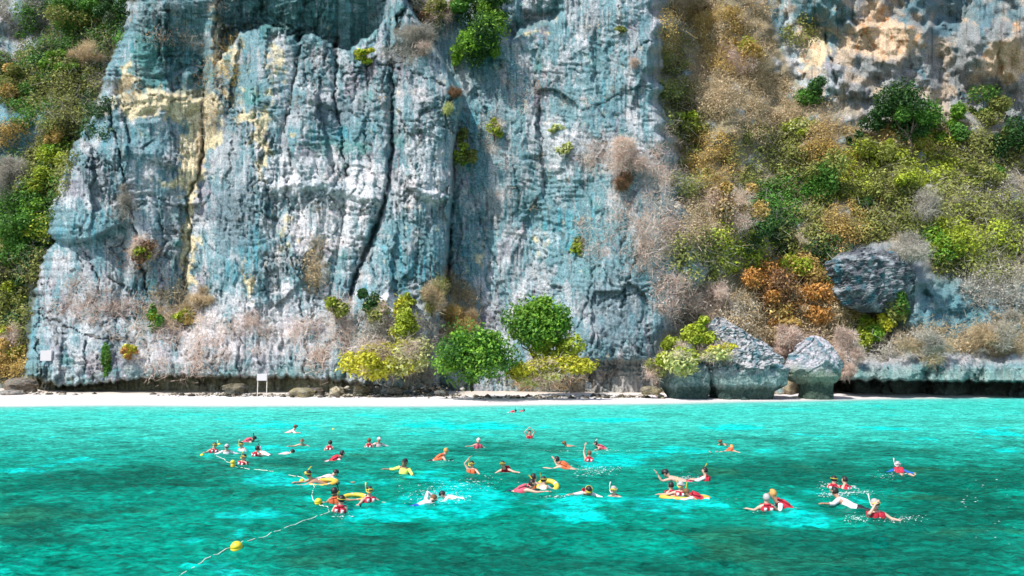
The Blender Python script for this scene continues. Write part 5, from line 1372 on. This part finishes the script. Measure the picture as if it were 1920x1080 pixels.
# middle front group with the round yellow ring
swimmer(985, 924, -80, PR(.14, 'front'), 'swimmer in pink-red jacket with bare legs stretched to the left, holding the round yellow ring', jacket=PNK, hair=HBL, shorts=NAVY, snorkel=YEL, side=-1, print_=False, sc=1.2)
swimmer(1002, 916, -60, U(arms='front'), 'dark haired person behind the pink jacket at the round yellow ring', hair=HBL, jacket=ORG, shirt=LPK, print_=False)
swimmer(1019, 921, -30, U(arms='front'), 'child with black hair and yellow snorkel next to the round yellow ring', hair=HBL, snorkel=YEL, side=-1, mask=YEL, shirt=WHT, sc=.95)
swimmer(1100, 930, 178, PR(.12, 'wide'), 'snorkeller facing the boat with arms spread and white shirt humps behind', hair=HBL, mask=YEL, shirt=WHT, jacket=RED, print_=False)
swimmer(1152, 932, 170, U(arms='wide'), 'low floating person in orange-red vest with pale upright snorkel', hair=HGR, mask=YEL, snorkel=WHT, jacket=ORG, dz=-.16, print_=False)
# front left group
swimmer(588, 908, 100, PR(.26, 'front'), 'person with yellow snorkel and mask leaning over the long yellow ring', hair=HBL, snorkel=YEL, mask=YEL, skin=SKT, sc=1.05)
swimmer(618, 897, -75, PR(.06, 'low'), 'pale swimmer stretched out behind the long yellow ring, legs left', hair=HBL, shirt=LPK, fins=None, sc=1.05)
swimmer(629, 945, 0, U(arms=('side', 'wide')), 'rear one of the front pair, orange vest and black hood, reaching for a buoy', hair=HBL, jacket=ORG, snorkel=BLK, skin=SKT, print_=False)
swimmer(637, 962, 5, U(arms='down'), 'black haired person in red jacket, nearest of the left front pair', hair=HBL, jacket=RED, snorkel=YEL, side=-1, mask=YEL)
swimmer(692, 944, -160, U(arms='side'), 'person in red jacket with two yellow snorkels beside the small ring', hair=HBL, jacket=RED, snorkel=YEL, mask=YEL)
# splashing swimmers
swimmer(802, 946, -55, PR(.04, ('over', 'low'), kick=.06), 'splashing swimmer in white with blue bikini lines', hair=HBR, shirt=WHT, shorts=BLU)
swimmer(842, 937, 80, PR(.03, 'low', kick=.08), 'pale swimmer half hidden in spray, right of the blue bikini lines', hair=HBL, shirt=WHT)
# right of centre
swimmer(1262, 902, 62, PR(.10, ('wave', 'low')), 'bare backed swimmer in red shorts lying stretched between two groups', hair=HBL, skin=SK, shorts=PNK, sc=1.25)
swimmer(1323, 906, 80, U(arms='front'), 'upright person in red jacket and white shirt facing left with yellow snorkel behind', jacket=RED, shirt=WHT, hair=HBL, snorkel=YEL, side=1, dz=.06, print_=False)
swimmer(1258, 930, 10, U(arms='down'), 'left person on the long yellow float, red jacket from behind', jacket=RED, hair=HBL, sc=.95, dz=-.03)
swimmer(1276, 933, 175, U(arms='wide'), 'middle person on the long yellow float with white mask and tall yellow snorkel', jacket=RED, hair=HGR, mask=WHT, snorkel=YEL, side=1)
swimmer(1300, 936, 95, PR(.10, 'front'), 'right person lying on the long yellow float with short yellow snorkel', jacket=RED, hair=HBR, snorkel=YEL, shirt=LPK, print_=False)
swimmer(1355, 836, 150, PR(.10, 'low'), 'far tan swimmer just behind the reclining one on the right', hair=HBR, skin=SKT)
swimmer(1369, 848, 130, RC('wide', -.1), 'far swimmer reclining in orange vest with white shorts', jacket=ORG, shorts=WHT, hair=HGO, print_=False)
swimmer(1438, 962, 2, U(arms='side'), 'grey haired person in red jacket with white prints, seen from behind', jacket=RED, hair=HGR, dz=.04)
swimmer(1464, 957, 75, PR(.32, 'low'), 'brown haired person in white vest beside the grey haired one, legs to the right', jacket=RED, shirt=WHT, hair=HGO, skin=SKT, shorts=BLK, print_=False, sc=1.1)
# right group
swimmer(1563, 917, -15, U(arms='down'), 'left one of two red jackets floating back to back, yellow mask', jacket=RED, hair=HBL, mask=YEL, dz=-.06)
swimmer(1585, 918, 25, U(arms='down'), 'right one of two red jackets floating back to back, head bowed', jacket=RED, hair=HBL, dz=-.07)
swimmer(1578, 947, 60, PR(.22, ('wide', 'low')), 'dark haired swimmer in white shirt and black shorts, between the two right groups', hair=HBL, shirt=WHT, shorts=BLK, skin=SKT, sc=1.15)
swimmer(1643, 978, 172, U(arms=('side', 'mask')), 'nearest right person in red jacket and blue shorts, raised forearm and pale snorkel', jacket=RED, hair=HGR, mask=YEL, snorkel=WHT, shorts=BLU, side=1, dz=.06, print_=False, sc=1.1)
swimmer(1686, 888, 182, RC('wide'), 'person in blue shirt and red jacket sitting back in the water facing the boat', jacket=RED, shirt=BLU, shorts=WHT, mask=WHT, snorkel=WHT, hair=HGR, print_=False)

dg = bpy.context.evaluated_depsgraph_get()
for body, skin, P, sc in PENDING:
    ev = body.evaluated_get(dg)
    me = bpy.data.meshes.new_from_object(ev, depsgraph=dg)
    body.modifiers.clear()
    old = body.data
    # nose and ears are worked into the same body mesh
    H = np.array(P['head']) * sc; u = np.array(P['_u'], float); f = np.array(P['_f'], float); u = unit(u); f = unit(f - u * f.dot(u)); r = np.cross(f, u)
    nv = len(me.vertices); co = np.empty(nv * 3, dtype=np.float32); me.vertices.foreach_get('co', co); co = co.reshape(-1, 3)
    fs = [tuple(p.vertices) for p in me.polygons]
    Vs = [co]; off = nv
    for c, ax in ((H + f * .095 * sc - u * .01 * sc, (.013, .022, .024)), (H + r * .098 * sc, (.012, .02, .03)), (H - r * .098 * sc, (.012, .02, .03)), (H + f * .088 * sc - u * .052 * sc, (.026, .010, .007))):
        V, F = ellipsoid(c, np.array(ax) * sc, u, f, ns=6, nr=5)
        Vs.append(V); fs += [tuple(int(q) + off for q in t_) for a in F for t_ in a]; off += len(V)
    m2 = bpy.data.meshes.new('body'); m2.from_pydata([tuple(v) for v in np.concatenate(Vs).tolist()], [], fs)
    m2.polygons.foreach_set('use_smooth', np.ones(len(m2.polygons), dtype=bool)); m2.update()
    body.data = m2; m2.materials.append(skin); del body['_skin']
    bpy.data.meshes.remove(me)

# ---------------------------------------------------------------- rings, buoys, rope, spray
def torus_geo(R, r, ex=1.0, nu=40, nv=12):
    a = np.linspace(0, 2 * math.pi, nu, endpoint=False); b = np.linspace(0, 2 * math.pi, nv, endpoint=False)
    A, B = np.meshgrid(a, b, indexing='ij')
    X = (R + r * np.cos(B)) * np.cos(A) * ex; Y = (R + r * np.cos(B)) * np.sin(A); Z = r * np.sin(B)
    i = np.arange(nu * nv).reshape(nu, nv); j = np.roll(i, -1, 0)
    F = np.stack([i.ravel(), j.ravel(), np.roll(j, -1, 1).ravel(), np.roll(i, -1, 1).ravel()], 1)
    return np.stack([X.ravel(), Y.ravel(), Z.ravel()], 1), F
def ring(px, py, R, r, mat, label, ex=1.0, rot=0, tilt=(0, 0), dz=0.03):
    x, y = on_water(px, py)
    V, F = torus_geo(R, r, ex)
    o = link('swim_ring', mesh_from('swim_ring', V, F, smooth=True), mat, loc=(x, y, dz)); o.rotation_euler = (math.radians(tilt[0]), math.radians(tilt[1]), math.radians(rot))
    tag(o, label, 'swim ring', 'yellow rings the swimmers hold')
    for k in range(4):                                   # grab line bands
        a = k * math.pi / 2 + .4
        c = np.array([R * math.cos(a) * ex, R * math.sin(a), 0]); t_ = np.array([-math.sin(a), math.cos(a), 0]); rr_ = np.array([math.cos(a), math.sin(a), 0])
        V, F = loft([c - t_ * .03, c + t_ * .03], [r * 1.03, r * 1.03], [r * 1.03, r * 1.03], rr_, 12, 2.0)
        link('band', mesh_from('band', V, F, smooth=True), WHT, o)
ring(1027, 917, .33, .095, YEL, 'round yellow ring beside the child with the yellow snorkel', tilt=(24, 0), dz=.10)
ring(606, 909, .31, .08, ORR, 'long orange-yellow ring under the leaning snorkeller', ex=1.45, rot=14, tilt=(12, -6), dz=.06)
ring(664, 936, .30, .075, YEL, 'pale yellow ring between the front pair and the two-snorkel person', ex=1.25, tilt=(10, 0), dz=.04)
ring(1284, 934, .34, .07, ORR, 'very long yellow float carrying three people', ex=2.1, rot=-6, dz=.03)

ROPE_PTS = [(300, 1115), (340, 1082), (385, 1050), (432, 1031), (455, 1022), (500, 1004), (545, 988), (590, 972), (618, 962), (614, 952), (600, 948), (587, 940), (584, 930), (590, 916), (580, 905), (566, 898), (520, 888), (478, 882), (440, 876), (420, 862), (398, 856), (380, 856)]
rg = np.random.default_rng(5)
pts = []
for (a, b), (c, d) in zip(ROPE_PTS[:-1], ROPE_PTS[1:]):
    for t_ in np.linspace(0, 1, 7)[:-1]:
        x, y = on_water(a + (c - a) * t_, b + (d - b) * t_)
        pts.append((x, y))
pts = np.array(pts); s_ = np.cumsum(np.hypot(*np.diff(pts, axis=0, prepend=pts[:1]).T))
zz = waves(pts[:, 0], pts[:, 1]) + 0.012 + 0.015 * np.sin(s_ * 2.1)
P3 = np.column_stack([pts[:, 0] + .01 * np.sin(s_ * 1.3), pts[:, 1], zz * .6 + .012])
V, F = tube_geo(P3, np.full(len(P3), .0105), 6)
tag(link('rope', mesh_from('rope', V, F, smooth=True), ROPE), 'white floating rope running from the near buoy to the far buoys', 'rope')

def buoy(px, py, r, label, stack=1, mat=BUOY):
    x, y = on_water(px, py)
    root = bpy.data.objects.new('buoy', None); root.location = (x, y, 0); root.rotation_euler = (.1, -.08, 0); COL.objects.link(root)
    tag(root, label, 'buoy', 'yellow buoys on the swimming line')
    for k in range(stack):
        prof = [(-.98, .15), (-.85, .55), (-.5, .87), (-.08, 1.0), (-.05, .96), (.05, .96), (.08, 1.0), (.5, .87), (.85, .52), (.98, .16)]
        V = []; ns = 20
        for h, w in prof:
            for j in range(ns):
                a = 2 * math.pi * j / ns; V.append((w * r * math.cos(a), w * r * math.sin(a), h * r + r * .72 + k * r * 1.5))
        i = np.arange(len(prof) * ns).reshape(len(prof), ns); j = np.roll(i, -1, 1)
        F = np.stack([i[:-1].ravel(), j[:-1].ravel(), j[1:].ravel(), i[1:].ravel()], 1)
        fl = link('float', mesh_from('float', V, [F, i[0][::-1][None], i[-1][None]], smooth=True), mat, root)
    for s in (-1, 1):
        V, F = torus_geo(r * .16, r * .06, nu=14, nv=6)
        V = V[:, [0, 2, 1]] + np.array([s * r * 1.0, 0, r * .25])
        link('eyelet', mesh_from('eyelet', V, F, smooth=True), BLK, root)
buoy(444, 1034, .145, 'nearest yellow buoy on the rope in the lower left')
buoy(597, 946, .12, 'yellow buoy in front of the rear man of the front pair')
buoy(566, 906, .10, 'small yellow buoy touching the end of the long ring')
buoy(437, 876, .10, 'double yellow buoy with two floats one above the other', 2)
buoy(379, 857, .10, 'leftmost yellow buoy at the far end of the rope')
buoy(411, 836, .09, 'yellow buoy just behind the leftmost snorkeller')
buoy(625, 807, .09, 'lone yellow buoy far out behind the others')

def spray(zones, seed=9):
    rg = np.random.default_rng(seed); parts = []
    oc = np.array([(1, 0, 0), (-1, 0, 0), (0, 1, 0), (0, -1, 0), (0, 0, 1), (0, 0, -1)], float)
    tr = np.array([(0, 2, 4), (2, 1, 4), (1, 3, 4), (3, 0, 4), (2, 0, 5), (1, 2, 5), (3, 1, 5), (0, 3, 5)])
    for x, y, rx, ry, n, h in zones:
        for _ in range(n):
            px = x + rx * rg.normal() * .55; py = y + ry * rg.normal() * .55
            wx, wy = on_water(px, py)
            s = .005 + .014 * rg.random() ** 2
            z = float(waves(np.array([wx]), np.array([wy]))[0]) + h * rg.random() ** 3
            parts.append((oc * s * np.array([1 + 3.0 * (h < .05) * rg.random() + (z < .1) * rg.random() * 2, 1.2, .6]) + np.array([wx, wy, z]), tr))
    V, F, _ = join(parts)
    tag(link('foam', mesh_from('foam', V, F), plain('sea_foam', (.70, .76, .75), .6, .3, .03)), 'white spray and foam around the kicking swimmers', 'foam', kind='stuff')
spray([(815, 935, 45, 14, 420, .14), (850, 938, 26, 6, 200, .10), (860, 910, 90, 14, 120, .03), (1120, 882, 40, 6, 260, .06), (1105, 892, 30, 5, 60, .03), (1595, 928, 50, 5, 260, .05), (1560, 932, 26, 4, 160, .06), (1605, 980, 22, 8, 150, .06),
       (1680, 978, 45, 8, 220, .05), (1660, 895, 26, 6, 60, .05), (1290, 898, 22, 6, 90, .04), (1550, 912, 14, 5, 60, .03), (1598, 916, 12, 5, 60, .03), (900, 905, 40, 8, 30, .02), (1050, 935, 30, 4, 40, .03), (830, 866, 22, 3, 60, .06),
       (1880, 1000, 60, 40, 14, .01), (1840, 930, 60, 30, 30, .01), (1100, 848, 60, 4, 60, .02), (1140, 845, 14, 3, 30, .03), (1425, 960, 20, 6, 20, .02), (640, 968, 20, 6, 30, .02)])
